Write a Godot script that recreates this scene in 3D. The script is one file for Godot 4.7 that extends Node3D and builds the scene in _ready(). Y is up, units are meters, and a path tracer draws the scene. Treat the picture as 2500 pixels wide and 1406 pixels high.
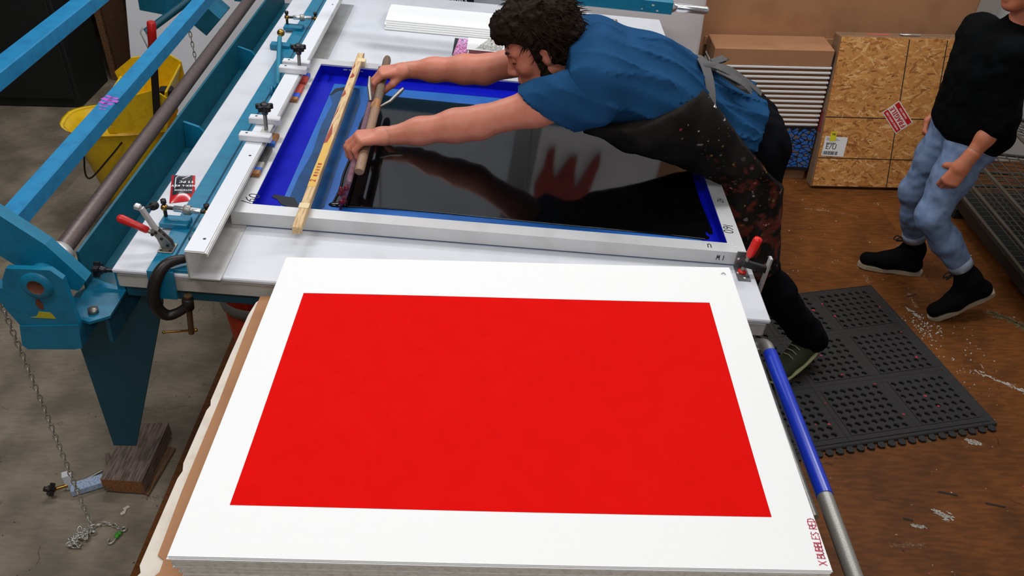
extends Node3D
# A print studio: a man pulls ink across a screen on a teal screen printing table,
# a stack of red prints stands in front of it, a second person walks past a crate.

const ROLL := -0.07                                  # the printing table stands a little lower on its right side
var MX := Transform3D(Basis(Vector3(0, 0, 1), ROLL), Vector3(0, 0.93, 0))   # table frame: y = 0 is its white top
var M := {}
var taken := {}
var rng := RandomNumberGenerator.new()

# ---------------------------------------------------------------- bookkeeping
func numbered(called: String) -> String:
	var n: int = taken.get(called, 0)
	taken[called] = n + 1
	return called if n == 0 else "%s_%03d" % [called, n]

func tag(o: Node, label: String, category: String, group := "", kind := "") -> Node:
	o.set_meta("label", label)
	o.set_meta("category", category)
	if group != "": o.set_meta("group", group)
	if kind != "": o.set_meta("kind", kind)
	return o

func thing(called: String, label: String, category: String, xf := Transform3D.IDENTITY, group := "") -> Node3D:
	var o := Node3D.new()
	o.name = numbered(called)
	add_child(o)
	o.transform = xf
	tag(o, label, category, group)
	return o

func start() -> SurfaceTool:
	var st := SurfaceTool.new()
	st.begin(Mesh.PRIMITIVE_TRIANGLES)
	return st

func obj(called: String, st: SurfaceTool, m: Material, parent: Node = null) -> MeshInstance3D:
	st.generate_normals()
	return inst(called, st.commit(), m, parent)

func inst(called: String, mesh: Mesh, m: Material, parent: Node = null) -> MeshInstance3D:
	var o := MeshInstance3D.new()
	o.mesh = mesh
	o.material_override = m
	o.cast_shadow = GeometryInstance3D.SHADOW_CASTING_SETTING_ON
	if parent == null:
		o.name = numbered(called)
		add_child(o)
	else:
		o.name = called
		parent.add_child(o, true)
	return o

func struct(called: String, st: SurfaceTool, m: Material, parent: Node = null) -> MeshInstance3D:
	var o := obj(called, st, m, parent)
	o.set_meta("kind", "structure")
	return o

# ---------------------------------------------------------------- materials
func mat(c: Color, rough := 0.5, metal := 0.0) -> StandardMaterial3D:
	var m := StandardMaterial3D.new()
	m.albedo_color = c
	m.roughness = rough
	m.metallic = metal
	return m

func noise(freq: float, seed_: int, octaves := 4, kind := FastNoiseLite.TYPE_SIMPLEX) -> FastNoiseLite:
	var n := FastNoiseLite.new()
	n.noise_type = kind
	n.frequency = freq
	n.seed = seed_
	n.fractal_octaves = octaves
	return n

func ramp(stops: Array) -> Gradient:
	var g := Gradient.new()
	var offs := PackedFloat32Array()
	var cols := PackedColorArray()
	for s in stops:
		offs.append(s[0])
		cols.append(s[1])
	g.offsets = offs
	g.colors = cols
	return g

func ntex(n: FastNoiseLite, stops: Array, size := 512) -> NoiseTexture2D:
	var t := NoiseTexture2D.new()
	t.width = size
	t.height = size
	t.seamless = true
	t.noise = n
	t.color_ramp = ramp(stops)
	return t

func nbump(n: FastNoiseLite, strength := 4.0, size := 512) -> NoiseTexture2D:
	var t := NoiseTexture2D.new()
	t.width = size
	t.height = size
	t.seamless = true
	t.noise = n
	t.as_normal_map = true
	t.bump_strength = strength
	return t

func tri(m: StandardMaterial3D, scale: Vector3) -> StandardMaterial3D:
	m.uv1_triplanar = true
	m.uv1_scale = scale
	return m

func worn(a: Color, b: Color, rough: float, metal: float, freq: float, scale: float, seed_: int) -> StandardMaterial3D:
	# a two-toned surface: grain and patches of colour a with marks of colour b
	var m := mat(Color.WHITE, rough, metal)
	m.albedo_texture = ntex(noise(freq, seed_, 5), [[0.0, b], [0.33, a.lerp(b, 0.35)], [0.5, a], [1.0, a]], 512)
	return tri(m, Vector3.ONE * scale)

func img_mat(im: Image, rough := 0.6) -> StandardMaterial3D:
	var m := mat(Color.WHITE, rough)
	im.generate_mipmaps()
	m.albedo_texture = ImageTexture.create_from_image(im)
	return m

func c8(r: int, g: int, b: int) -> Color:
	return Color8(r, g, b)

# ---------------------------------------------------------------- shapes
func quad(st: SurfaceTool, a: Vector3, b: Vector3, c: Vector3, d: Vector3) -> void:
	# corners counter-clockwise seen from outside
	for v in [a, c, b, a, d, c]:
		st.add_vertex(v)

func quad_uv(st: SurfaceTool, a: Vector3, b: Vector3, c: Vector3, d: Vector3) -> void:
	# a = lower left, b = lower right, c = upper right, d = upper left
	var p := [a, b, c, d]
	var u := [Vector2(0, 1), Vector2(1, 1), Vector2(1, 0), Vector2(0, 0)]
	st.set_smooth_group(-1)
	for i in [0, 2, 1, 0, 3, 2]:
		st.set_uv(u[i])
		st.add_vertex(p[i])

func box(st: SurfaceTool, c: Vector3, s: Vector3, bev := 0.002, bs := Basis.IDENTITY) -> void:
	# a box with chamfered edges
	st.set_smooth_group(-1)
	var h := s * 0.5
	bev = minf(bev, minf(h.x, minf(h.y, h.z)) * 0.9)
	var ax := [Vector3.RIGHT, Vector3.UP, Vector3.BACK]
	var hh := [h.x, h.y, h.z]
	for i in 3:
		var j := (i + 1) % 3
		var k := (i + 2) % 3
		for sg: float in [-1.0, 1.0]:
			var n: Vector3 = ax[i] * hh[i] * sg
			var u: Vector3 = ax[j] * (hh[j] - bev)
			var v: Vector3 = ax[k] * (hh[k] - bev)
			if sg > 0: quad(st, c + bs * (n - u - v), c + bs * (n + u - v), c + bs * (n + u + v), c + bs * (n - u + v))
			else: quad(st, c + bs * (n - u - v), c + bs * (n - u + v), c + bs * (n + u + v), c + bs * (n + u - v))
		if bev <= 0.0: continue
		# the four edges that run along axis i
		for sj: float in [-1.0, 1.0]:
			for sk: float in [-1.0, 1.0]:
				var l: Vector3 = ax[i] * (hh[i] - bev)
				var p: Vector3 = ax[j] * hh[j] * sj + ax[k] * (hh[k] - bev) * sk
				var q: Vector3 = ax[j] * (hh[j] - bev) * sj + ax[k] * hh[k] * sk
				if sj * sk > 0: quad(st, c + bs * (p - l), c + bs * (q - l), c + bs * (q + l), c + bs * (p + l))
				else: quad(st, c + bs * (p + l), c + bs * (q + l), c + bs * (q - l), c + bs * (p - l))
	if bev > 0.0:
		for sx: float in [-1.0, 1.0]:
			for sy: float in [-1.0, 1.0]:
				for sz: float in [-1.0, 1.0]:
					var a := Vector3(h.x * sx, (h.y - bev) * sy, (h.z - bev) * sz)
					var b := Vector3((h.x - bev) * sx, h.y * sy, (h.z - bev) * sz)
					var d := Vector3((h.x - bev) * sx, (h.y - bev) * sy, h.z * sz)
					var order := [a, d, b] if sx * sy * sz > 0 else [a, b, d]
					for v in order: st.add_vertex(c + bs * v)

func span(st: SurfaceTool, a: Vector3, b: Vector3, bev := 0.002) -> void:
	# a box from its lowest to its highest corner
	box(st, (a + b) * 0.5, (b - a).abs(), bev)

func look(dir: Vector3, up := Vector3.UP) -> Basis:
	# x along dir
	var x := dir.normalized()
	if absf(x.dot(up)) > 0.98: up = Vector3.RIGHT
	var z := x.cross(up).normalized()
	return Basis(x, z.cross(x), z)

func beam(st: SurfaceTool, a: Vector3, b: Vector3, w: float, h: float, bev := 0.002, up := Vector3.UP) -> void:
	# a bar of section w (sideways) x h (up) from a to b
	box(st, (a + b) * 0.5, Vector3(a.distance_to(b), h, w), bev, look(b - a, up))

func tube(st: SurfaceTool, pts: Array, r, segs := 12, caps := true) -> void:
	# a round bar along pts; r is one radius or one for each point
	var n := pts.size()
	var rings := []
	var side := Vector3.ZERO
	for i in n:
		var d: Vector3 = (pts[min(i + 1, n - 1)] - pts[max(i - 1, 0)]).normalized()
		if side == Vector3.ZERO:
			side = d.cross(Vector3.UP if absf(d.y) < 0.9 else Vector3.RIGHT).normalized()
		side = (side - d * side.dot(d)).normalized()
		var up := side.cross(d)
		var rad: float = r[i] if r is Array else r
		var ring := []
		for k in segs:
			var a := TAU * k / segs
			ring.append(pts[i] + (side * cos(a) + up * sin(a)) * rad)
		rings.append(ring)
	st.set_smooth_group(1)
	for i in n - 1:
		for k in segs:
			var k2 := (k + 1) % segs
			quad(st, rings[i][k], rings[i][k2], rings[i + 1][k2], rings[i + 1][k])
	if caps:
		st.set_smooth_group(-1)
		for k in segs:
			var k2 := (k + 1) % segs
			for v in [pts[0], rings[0][k], rings[0][k2]]: st.add_vertex(v)
			for v in [pts[n - 1], rings[n - 1][k2], rings[n - 1][k]]: st.add_vertex(v)

func rod(st: SurfaceTool, a: Vector3, b: Vector3, r: float, segs := 16, bev := 0.0) -> void:
	if bev > 0.0:
		var d := (b - a).normalized() * bev
		tube(st, [a, a + d, b - d, b], [r - bev, r, r, r - bev], segs)
	else:
		tube(st, [a, b], r, segs)

func lathe(st: SurfaceTool, prof: Array, xf := Transform3D.IDENTITY, segs := 20) -> void:
	# prof: [radius, height] pairs turned about the y axis of xf
	for i in prof.size() - 1:
		st.set_smooth_group(2 + i if prof[i].size() > 2 else 1)
		for k in segs:
			var a := TAU * k / segs
			var b := TAU * (k + 1) / segs
			var p := func(q: Array, t: float) -> Vector3: return xf * Vector3(cos(t) * q[0], q[1], -sin(t) * q[0])
			quad(st, p.call(prof[i], a), p.call(prof[i], b), p.call(prof[i + 1], b), p.call(prof[i + 1], a))

func prism(st: SurfaceTool, poly: PackedVector2Array, z0: float, z1: float, xf := Transform3D.IDENTITY) -> void:
	# an outline in x, y pulled out from z0 to z1
	st.set_smooth_group(-1)
	if Geometry2D.is_polygon_clockwise(poly): poly.reverse()
	var ids := Geometry2D.triangulate_polygon(poly)
	for i in range(0, ids.size(), 3):
		var a := poly[ids[i]]
		var b := poly[ids[i + 1]]
		var c := poly[ids[i + 2]]
		if (b - a).cross(c - a) < 0.0:
			var t := b
			b = c
			c = t
		for v in [a, c, b]: st.add_vertex(xf * Vector3(v.x, v.y, z1))
		for v in [a, b, c]: st.add_vertex(xf * Vector3(v.x, v.y, z0))
	for i in poly.size():
		var a := poly[i]
		var b := poly[(i + 1) % poly.size()]
		quad(st, xf * Vector3(a.x, a.y, z0), xf * Vector3(b.x, b.y, z0), xf * Vector3(b.x, b.y, z1), xf * Vector3(a.x, a.y, z1))

func pv(a: Array) -> PackedVector2Array:
	var p := PackedVector2Array()
	for i in range(0, a.size(), 2): p.append(Vector2(a[i], a[i + 1]))
	return p

func ball(st: SurfaceTool, c: Vector3, r: Vector3, segs := 12, bs := Basis.IDENTITY) -> void:
	st.set_smooth_group(1)
	var rows := segs / 2
	for i in rows:
		for k in segs:
			var p := func(ii: int, kk: int) -> Vector3:
				var a := PI * ii / rows
				var t := TAU * kk / segs
				return c + bs * (Vector3(sin(a) * cos(t), cos(a), -sin(a) * sin(t)) * r)
			quad(st, p.call(i + 1, k), p.call(i + 1, k + 1), p.call(i, k + 1), p.call(i, k))

# outline in x, z raised from y0 to y1
func slab(st: SurfaceTool, poly: PackedVector2Array, y0: float, y1: float, xf := Transform3D.IDENTITY) -> void:
	var p2 := PackedVector2Array()
	for v in poly: p2.append(Vector2(v.x, -v.y))
	prism(st, p2, y0, y1, xf * Transform3D(Basis(Vector3.RIGHT, Vector3.FORWARD, Vector3.UP), Vector3.ZERO))

func circle(c: Vector2, r: float, n := 16) -> PackedVector2Array:
	var p := PackedVector2Array()
	for i in n: p.append(c + Vector2(cos(TAU * i / n), sin(TAU * i / n)) * r)
	return p

func bez(a: Vector3, b: Vector3, c: Vector3, d: Vector3, n := 10) -> Array:
	var r := []
	for i in n + 1: r.append(a.bezier_interpolate(b, c, d, float(i) / n))
	return r

func spline(pts: Array, per := 6) -> Array:
	var r := []
	for i in pts.size() - 1:
		var p0: Vector3 = pts[max(i - 1, 0)]
		var p3: Vector3 = pts[min(i + 2, pts.size() - 1)]
		for k in per: r.append(pts[i].cubic_interpolate(pts[i + 1], p0, p3, float(k) / per))
	r.append(pts[-1])
	return r

func letters(called: String, text: String, size: float, m: Material, parent: Node, xf: Transform3D, font := "Droid Sans", bold := true, depth := 0.0004) -> MeshInstance3D:
	var t := TextMesh.new()
	var f := SystemFont.new()
	f.font_names = PackedStringArray([font])
	if bold: f.font_weight = 700
	t.font = f
	t.text = text
	t.font_size = 32
	t.pixel_size = size / 32.0
	t.depth = depth
	t.curve_step = 2.0
	var o := inst(called, t, m, parent)
	o.transform = xf
	return o

# ---------------------------------------------------------------- soft bodies: joined capsules meshed as surface nets
func cap(a: Vector3, b: Vector3, ra: float, rb: float, k := 0.02) -> Dictionary:
	return {"a": a, "b": b, "ra": ra, "rb": rb, "k": k, "t": 0}

func egg(c: Vector3, r: Vector3, bs := Basis.IDENTITY, k := 0.02, cut := false) -> Dictionary:
	return {"c": c, "r": r, "inv": bs.orthonormalized().transposed(), "k": k, "t": 2 if cut else 1}

func net(prims: Array, cell: float, planes := [], disp = null) -> Dictionary:
	var lo := Vector3.INF
	var hi := -Vector3.INF
	for p in prims:
		if p.t == 2: continue
		if p.t == 0:
			var r := maxf(p.ra, p.rb)
			lo = lo.min(p.a.min(p.b) - Vector3.ONE * r)
			hi = hi.max(p.a.max(p.b) + Vector3.ONE * r)
		else:
			var r: float = maxf(p.r.x, maxf(p.r.y, p.r.z))
			lo = lo.min(p.c - Vector3.ONE * r)
			hi = hi.max(p.c + Vector3.ONE * r)
	lo -= Vector3.ONE * cell * 4.0
	hi += Vector3.ONE * cell * 4.0
	var nx := int((hi.x - lo.x) / cell) + 2
	var ny := int((hi.y - lo.y) / cell) + 2
	var nz := int((hi.z - lo.z) / cell) + 2
	var far := 1.0
	var g := PackedFloat32Array()
	g.resize(nx * ny * nz)
	g.fill(far)
	for p in prims:
		var k: float = p.k
		var pad := k + cell * 3.0
		var b0: Vector3
		var b1: Vector3
		if p.t == 0:
			var r := maxf(p.ra, p.rb) + pad
			b0 = p.a.min(p.b) - Vector3.ONE * r
			b1 = p.a.max(p.b) + Vector3.ONE * r
		else:
			var r: float = maxf(p.r.x, maxf(p.r.y, p.r.z)) + pad
			b0 = p.c - Vector3.ONE * r
			b1 = p.c + Vector3.ONE * r
		var x0 := maxi(0, int((b0.x - lo.x) / cell))
		var x1 := mini(nx - 1, int((b1.x - lo.x) / cell) + 1)
		var y0 := maxi(0, int((b0.y - lo.y) / cell))
		var y1 := mini(ny - 1, int((b1.y - lo.y) / cell) + 1)
		var z0 := maxi(0, int((b0.z - lo.z) / cell))
		var z1 := mini(nz - 1, int((b1.z - lo.z) / cell) + 1)
		var t: int = p.t
		var pa := Vector3.ZERO
		var ba := Vector3.ZERO
		var ib := 0.0
		var ra := 0.0
		var dr := 0.0
		var inv := Basis.IDENTITY
		var er := Vector3.ONE
		if t == 0:
			pa = p.a
			ba = p.b - p.a
			ib = 1.0 / maxf(ba.length_squared(), 1e-9)
			ra = p.ra
			dr = p.rb - p.ra
		else:
			pa = p.c
			inv = p.inv
			er = p.r
		for z in range(z0, z1 + 1):
			for y in range(y0, y1 + 1):
				var row := (z * ny + y) * nx
				var q := Vector3(lo.x + x0 * cell, lo.y + y * cell, lo.z + z * cell) - pa
				for x in range(x0, x1 + 1):
					var d: float
					if t == 0:
						var s := clampf(q.dot(ba) * ib, 0.0, 1.0)
						d = (q - ba * s).length() - ra - dr * s
					else:
						var e := inv * q
						var l := (e / er).length()
						d = l * (l - 1.0) / maxf((e / (er * er)).length(), 1e-6)
					q.x += cell
					if d > pad: continue
					var o := g[row + x]
					if t == 2:
						var h2 := maxf(k - absf(o + d), 0.0) / maxf(k, 1e-6)
						g[row + x] = maxf(o, -d) + h2 * h2 * k * 0.25
					else:
						var h := maxf(k - absf(o - d), 0.0) / maxf(k, 1e-6)
						g[row + x] = minf(o, d) - h * h * k * 0.25
	if disp != null or planes.size() > 0:
		var use := disp != null
		for z in nz:
			for y in ny:
				var row := (z * ny + y) * nx
				for x in nx:
					var d := g[row + x]
					if d > cell * 4.0 and d == far: continue
					var q := Vector3(lo.x + x * cell, lo.y + y * cell, lo.z + z * cell)
					if use and absf(d) < cell * 4.0: d += disp.call(q)
					for pl in planes: d = maxf(d, (pl.distance_to(q) if pl is Plane else pl.call(q)))
					g[row + x] = d
	# one vertex in each crossed cell, one quad round each crossed edge
	var vs := PackedVector3Array()
	var ns := PackedVector3Array()
	var ids := PackedInt32Array()
	var at := PackedInt32Array()
	at.resize(nx * ny * nz)
	at.fill(-1)
	var sx := 1
	var sy := nx
	var sz := nx * ny
	for z in nz - 1:
		for y in ny - 1:
			var row := (z * ny + y) * nx
			for x in nx - 1:
				var i := row + x
				var a := g[i]
				var b := g[i + 1]
				var c := g[i + sy]
				var d := g[i + sy + 1]
				var e := g[i + sz]
				var f := g[i + sz + 1]
				var h := g[i + sz + sy]
				var j := g[i + sz + sy + 1]
				var inside := int(a < 0.0) + int(b < 0.0) + int(c < 0.0) + int(d < 0.0) + int(e < 0.0) + int(f < 0.0) + int(h < 0.0) + int(j < 0.0)
				if inside == 0 or inside == 8: continue
				var sum := Vector3.ZERO
				var n := 0
				if (a < 0.0) != (b < 0.0): sum += Vector3(a / (a - b), 0, 0); n += 1
				if (c < 0.0) != (d < 0.0): sum += Vector3(c / (c - d), 1, 0); n += 1
				if (e < 0.0) != (f < 0.0): sum += Vector3(e / (e - f), 0, 1); n += 1
				if (h < 0.0) != (j < 0.0): sum += Vector3(h / (h - j), 1, 1); n += 1
				if (a < 0.0) != (c < 0.0): sum += Vector3(0, a / (a - c), 0); n += 1
				if (b < 0.0) != (d < 0.0): sum += Vector3(1, b / (b - d), 0); n += 1
				if (e < 0.0) != (h < 0.0): sum += Vector3(0, e / (e - h), 1); n += 1
				if (f < 0.0) != (j < 0.0): sum += Vector3(1, f / (f - j), 1); n += 1
				if (a < 0.0) != (e < 0.0): sum += Vector3(0, 0, a / (a - e)); n += 1
				if (b < 0.0) != (f < 0.0): sum += Vector3(1, 0, b / (b - f)); n += 1
				if (c < 0.0) != (h < 0.0): sum += Vector3(0, 1, c / (c - h)); n += 1
				if (d < 0.0) != (j < 0.0): sum += Vector3(1, 1, d / (d - j)); n += 1
				at[i] = vs.size()
				vs.append(lo + (Vector3(x, y, z) + sum / n) * cell)
				ns.append(Vector3(b - a + d - c + f - e + j - h, c - a + d - b + h - e + j - f, e - a + f - b + h - c + j - d).normalized())
	for z in range(1, nz - 1):
		for y in range(1, ny - 1):
			var row := (z * ny + y) * nx
			for x in range(1, nx - 1):
				var i := row + x
				if at[i] < 0: continue
				var a := g[i] < 0.0
				if a != (g[i + 1] < 0.0) and at[i - sy] >= 0 and at[i - sz] >= 0 and at[i - sy - sz] >= 0:
					var q := [at[i], at[i - sy], at[i - sy - sz], at[i - sz]]
					for m in ([0, 2, 1, 0, 3, 2] if a else [0, 1, 2, 0, 2, 3]): ids.append(q[m])
				if a != (g[i + sy] < 0.0) and at[i - 1] >= 0 and at[i - sz] >= 0 and at[i - 1 - sz] >= 0:
					var q := [at[i], at[i - sz], at[i - 1 - sz], at[i - 1]]
					for m in ([0, 2, 1, 0, 3, 2] if a else [0, 1, 2, 0, 2, 3]): ids.append(q[m])
				if a != (g[i + sz] < 0.0) and at[i - 1] >= 0 and at[i - sy] >= 0 and at[i - 1 - sy] >= 0:
					var q := [at[i], at[i - 1], at[i - 1 - sy], at[i - sy]]
					for m in ([0, 2, 1, 0, 3, 2] if a else [0, 1, 2, 0, 2, 3]): ids.append(q[m])
	return {"v": vs, "n": ns, "i": ids}

func net_mesh(parts: Array, uv_scale := 1.0, colors = null) -> ArrayMesh:
	var vs := PackedVector3Array()
	var ns := PackedVector3Array()
	var us := PackedVector2Array()
	var ids := PackedInt32Array()
	var cs := PackedColorArray()
	for p in parts:
		var base := vs.size()
		vs.append_array(p.v)
		ns.append_array(p.n)
		for i in p.i: ids.append(base + i)
	for v in vs: us.append(Vector2(v.x, -v.y) * uv_scale)
	var arr := []
	arr.resize(Mesh.ARRAY_MAX)
	arr[Mesh.ARRAY_VERTEX] = vs
	arr[Mesh.ARRAY_NORMAL] = ns
	arr[Mesh.ARRAY_TEX_UV] = us
	arr[Mesh.ARRAY_INDEX] = ids
	if colors != null:
		for i in vs.size(): cs.append(colors.call(vs[i], ns[i]))
		arr[Mesh.ARRAY_COLOR] = cs
	var mesh := ArrayMesh.new()
	mesh.add_surface_from_arrays(Mesh.PRIMITIVE_TRIANGLES, arr)
	return mesh

func limb(out: Array, pts: Array, rs: Array, k := 0.02) -> void:
	for i in pts.size() - 1: out.append(cap(pts[i], pts[i + 1], rs[i], rs[i + 1], k))

func stroke(st: SurfaceTool, pts: Array, w: float, xf: Transform3D) -> void:
	# a pen line on the x, z plane of xf
	st.set_smooth_group(-1)
	for i in pts.size() - 1:
		var a := Vector3(pts[i].x, 0, pts[i].y)
		var b := Vector3(pts[i + 1].x, 0, pts[i + 1].y)
		var d := (b - a).normalized() * w * 0.5
		var s := Vector3(-d.z, 0, d.x)
		quad(st, xf * (a - d + s), xf * (b + d + s), xf * (b + d - s), xf * (a - d - s))

func ring_pts(c: Vector2, rx: float, ry: float, n := 12, from := 0.0, to := TAU) -> Array:
	var r := []
	for i in n + 1:
		var a := lerpf(from, to, float(i) / n)
		r.append(c + Vector2(cos(a) * rx, sin(a) * ry))
	return r

# ---------------------------------------------------------------- the scene
func _ready() -> void:
	rng.seed = 20
	var cam := Camera3D.new()
	cam.name = "camera"
	add_child(cam)
	cam.transform = Transform3D(Basis(Vector3(0.99975, 0.01932, -0.01150), Vector3(-0.02237, 0.80466, -0.59332), Vector3(-0.00221, 0.59342, 0.80489)).orthonormalized(), Vector3(0, 2.25, 0))
	cam.fov = 37.02
	cam.near = 0.02
	cam.current = true
	var we := WorldEnvironment.new()
	we.name = "environment"
	var env := Environment.new()
	env.background_mode = Environment.BG_COLOR
	env.background_color = Color(0.05, 0.05, 0.055)
	env.tonemap_mode = Environment.TONE_MAPPER_LINEAR
	env.tonemap_exposure = 1.0
	env.sdfgi_enabled = true
	env.ssao_enabled = true
	env.ssil_enabled = true
	we.environment = env
	add_child(we)
	for l in LAMPS: ceiling_lamp(l[0], l[1], l[2], l[3])
	make_materials()
	build_setting()
	build_table()
	build_counterbalance()
	build_screen()
	build_stack()
	build_small_hardware()
	build_back()
	build_floor_things()
	build_man()
	build_walker()

const LAMPS := [
	[Vector3(0.1, 3.2, -1.1), 0.0, 1.15, "long ceiling light nearest above the stack of red prints"],
	[Vector3(0.3, 3.2, -2.9), 0.0, 1.9, "long ceiling light above the back of the printing table"],
	[Vector3(0.4, 3.2, 0.7), 0.0, 3.2, "long ceiling light farthest forward near the front wall"],
	[Vector3(-1.3, 3.2, -3.7), 0.0, 3.4, "long ceiling light above the yellow mop bucket"],
	[Vector3(-1.7, 3.2, -1.0), 0.0, 2.3, "long ceiling light above the machine's left side"],
	[Vector3(1.8, 3.2, -3.3), 0.0, 3.2, "long ceiling light above the rubber mat and walkway"],
]

func ceiling_lamp(at: Vector3, turn: float, energy: float, label: String) -> void:
	var t := thing("ceiling_light", label, "ceiling light", Transform3D(Basis(Vector3.UP, turn), at), "fluorescent ceiling lights")
	var st := start()
	prism(st, pv([-0.16, 0.02, -0.10, 0.09, 0.10, 0.09, 0.16, 0.02, 0.145, 0.02, 0.095, 0.075, -0.095, 0.075, -0.145, 0.02]), -0.63, 0.63, Transform3D(Basis(Vector3.UP, PI / 2), Vector3.ZERO))
	obj("reflector", st, mat(c8(225, 225, 222), 0.4), t)
	for s: float in [-0.055, 0.055]:
		st = start()
		rod(st, Vector3(-0.6, 0.04, s), Vector3(0.6, 0.04, s), 0.016, 12)
		var g := mat(c8(250, 250, 245), 0.4)
		g.emission_enabled = true
		g.emission = Color(1.0, 0.98, 0.95)
		g.emission_energy_multiplier = 2.0
		obj("fluorescent_tube", st, g, t)
	st = start()
	for s: float in [-0.5, 0.5]:
		st = start()
		rod(st, Vector3(s, 0.09, 0), Vector3(s, 0.24, 0), 0.006, 8)
		obj("hanger", st, mat(c8(150, 150, 150), 0.4, 0.8), t)
	var l := AreaLight3D.new()
	l.name = "light"
	l.area_size = Vector2(1.2, 0.26)
	l.light_energy = energy
	l.light_color = Color(0.98, 0.985, 1.0)
	l.shadow_enabled = true
	l.area_range = 12.0
	l.rotation.x = -PI / 2
	l.position = Vector3(0, -0.005, 0)
	t.add_child(l)

func make_materials() -> void:
	M.teal = worn(c8(14, 116, 148), c8(11, 103, 134), 0.38, 0.0, 0.02, 1.5, 3)
	M.teal_dark = mat(c8(12, 80, 98), 0.45)
	M.teal_light = worn(c8(24, 128, 176), c8(18, 112, 158), 0.36, 0.0, 0.02, 1.5, 9)
	M.white = mat(c8(226, 226, 228), 0.32)
	M.white_worn = worn(c8(209, 211, 215), c8(200, 202, 206), 0.35, 0.0, 0.01, 0.9, 5)
	M.alu = worn(c8(208, 208, 207), c8(197, 196, 194), 0.42, 0.35, 0.006, 1.5, 7)
	M.alu_plain = worn(c8(198, 197, 194), c8(184, 182, 178), 0.4, 0.5, 0.01, 2.0, 10)
	M.alu_side = worn(c8(190, 185, 178), c8(172, 167, 160), 0.55, 0.2, 0.01, 2.0, 8)
	M.chrome = mat(c8(228, 228, 230), 0.2, 0.85)
	M.steel = worn(c8(150, 146, 138), c8(112, 106, 98), 0.4, 0.75, 0.05, 8.0, 4)
	M.dark_steel = mat(c8(52, 48, 46), 0.4, 0.6)
	M.brown_pipe = worn(c8(106, 92, 88), c8(84, 72, 68), 0.42, 0.45, 0.03, 3.0, 17)
	M.black = mat(c8(22, 22, 23), 0.5)
	M.black_plastic = mat(c8(26, 26, 28), 0.35)
	M.red_grip = mat(c8(196, 30, 26), 0.35)
	M.brass = mat(c8(168, 128, 62), 0.3, 0.9)
	M.rust = worn(c8(112, 66, 46), c8(84, 44, 30), 0.7, 0.2, 0.05, 10.0, 6)
	M.paper = mat(c8(240, 240, 237), 0.75)
	M.paper_edge = worn(c8(226, 223, 214), c8(198, 194, 184), 0.85, 0.0, 0.05, 2.0, 30)
	M.red_ink = worn(c8(220, 14, 11), c8(215, 13, 10), 0.7, 0.0, 0.02, 1.2, 12)
	M.red_ink.metallic_specular = 0.12
	M.wood_light = wood(c8(214, 184, 138), c8(182, 146, 98), 14)
	M.wood_brown = wood(c8(118, 84, 52), c8(78, 52, 30), 15)
	M.wood_grey = wood(c8(122, 104, 94), c8(78, 64, 56), 16)
	M.wood_dark = wood(c8(86, 58, 34), c8(54, 34, 20), 18)
	M.wood_tan = wood(c8(168, 116, 70), c8(128, 82, 46), 28)
	M.cardboard = worn(c8(172, 124, 86), c8(160, 113, 78), 0.85, 0.0, 0.01, 0.8, 21)
	M.cardboard_dark = worn(c8(132, 94, 64), c8(120, 84, 56), 0.85, 0.0, 0.01, 0.8, 22)
	M.blue_tape = mat(c8(14, 22, 166), 0.3)
	M.blue_tape.metallic_specular = 0.25
	M.emulsion = worn(c8(26, 98, 178), c8(22, 88, 166), 0.4, 0.0, 0.012, 1.0, 23)
	M.ink = mat(c8(9, 9, 10), 0.06)
	M.yellow = worn(c8(238, 196, 16), c8(218, 176, 14), 0.4, 0.0, 0.02, 2.0, 24)
	M.pen_black = mat(c8(18, 18, 20), 0.5)
	M.pen_red = mat(c8(196, 26, 62), 0.5)
	M.blue_paint = mat(c8(26, 58, 190), 0.25)
	M.galv = worn(c8(168, 166, 160), c8(120, 114, 104), 0.45, 0.6, 0.06, 9.0, 25)

func wood(a: Color, b: Color, seed_: int) -> StandardMaterial3D:
	var m := mat(Color.WHITE, 0.65)
	m.albedo_texture = ntex(noise(0.02, seed_, 5), [[0.0, b], [0.35, b.lerp(a, 0.4)], [0.55, a], [1.0, a.lightened(0.05)]], 512)
	m.uv1_triplanar = true
	m.uv1_scale = Vector3(9.0, 9.0, 0.9)
	return m

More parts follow.
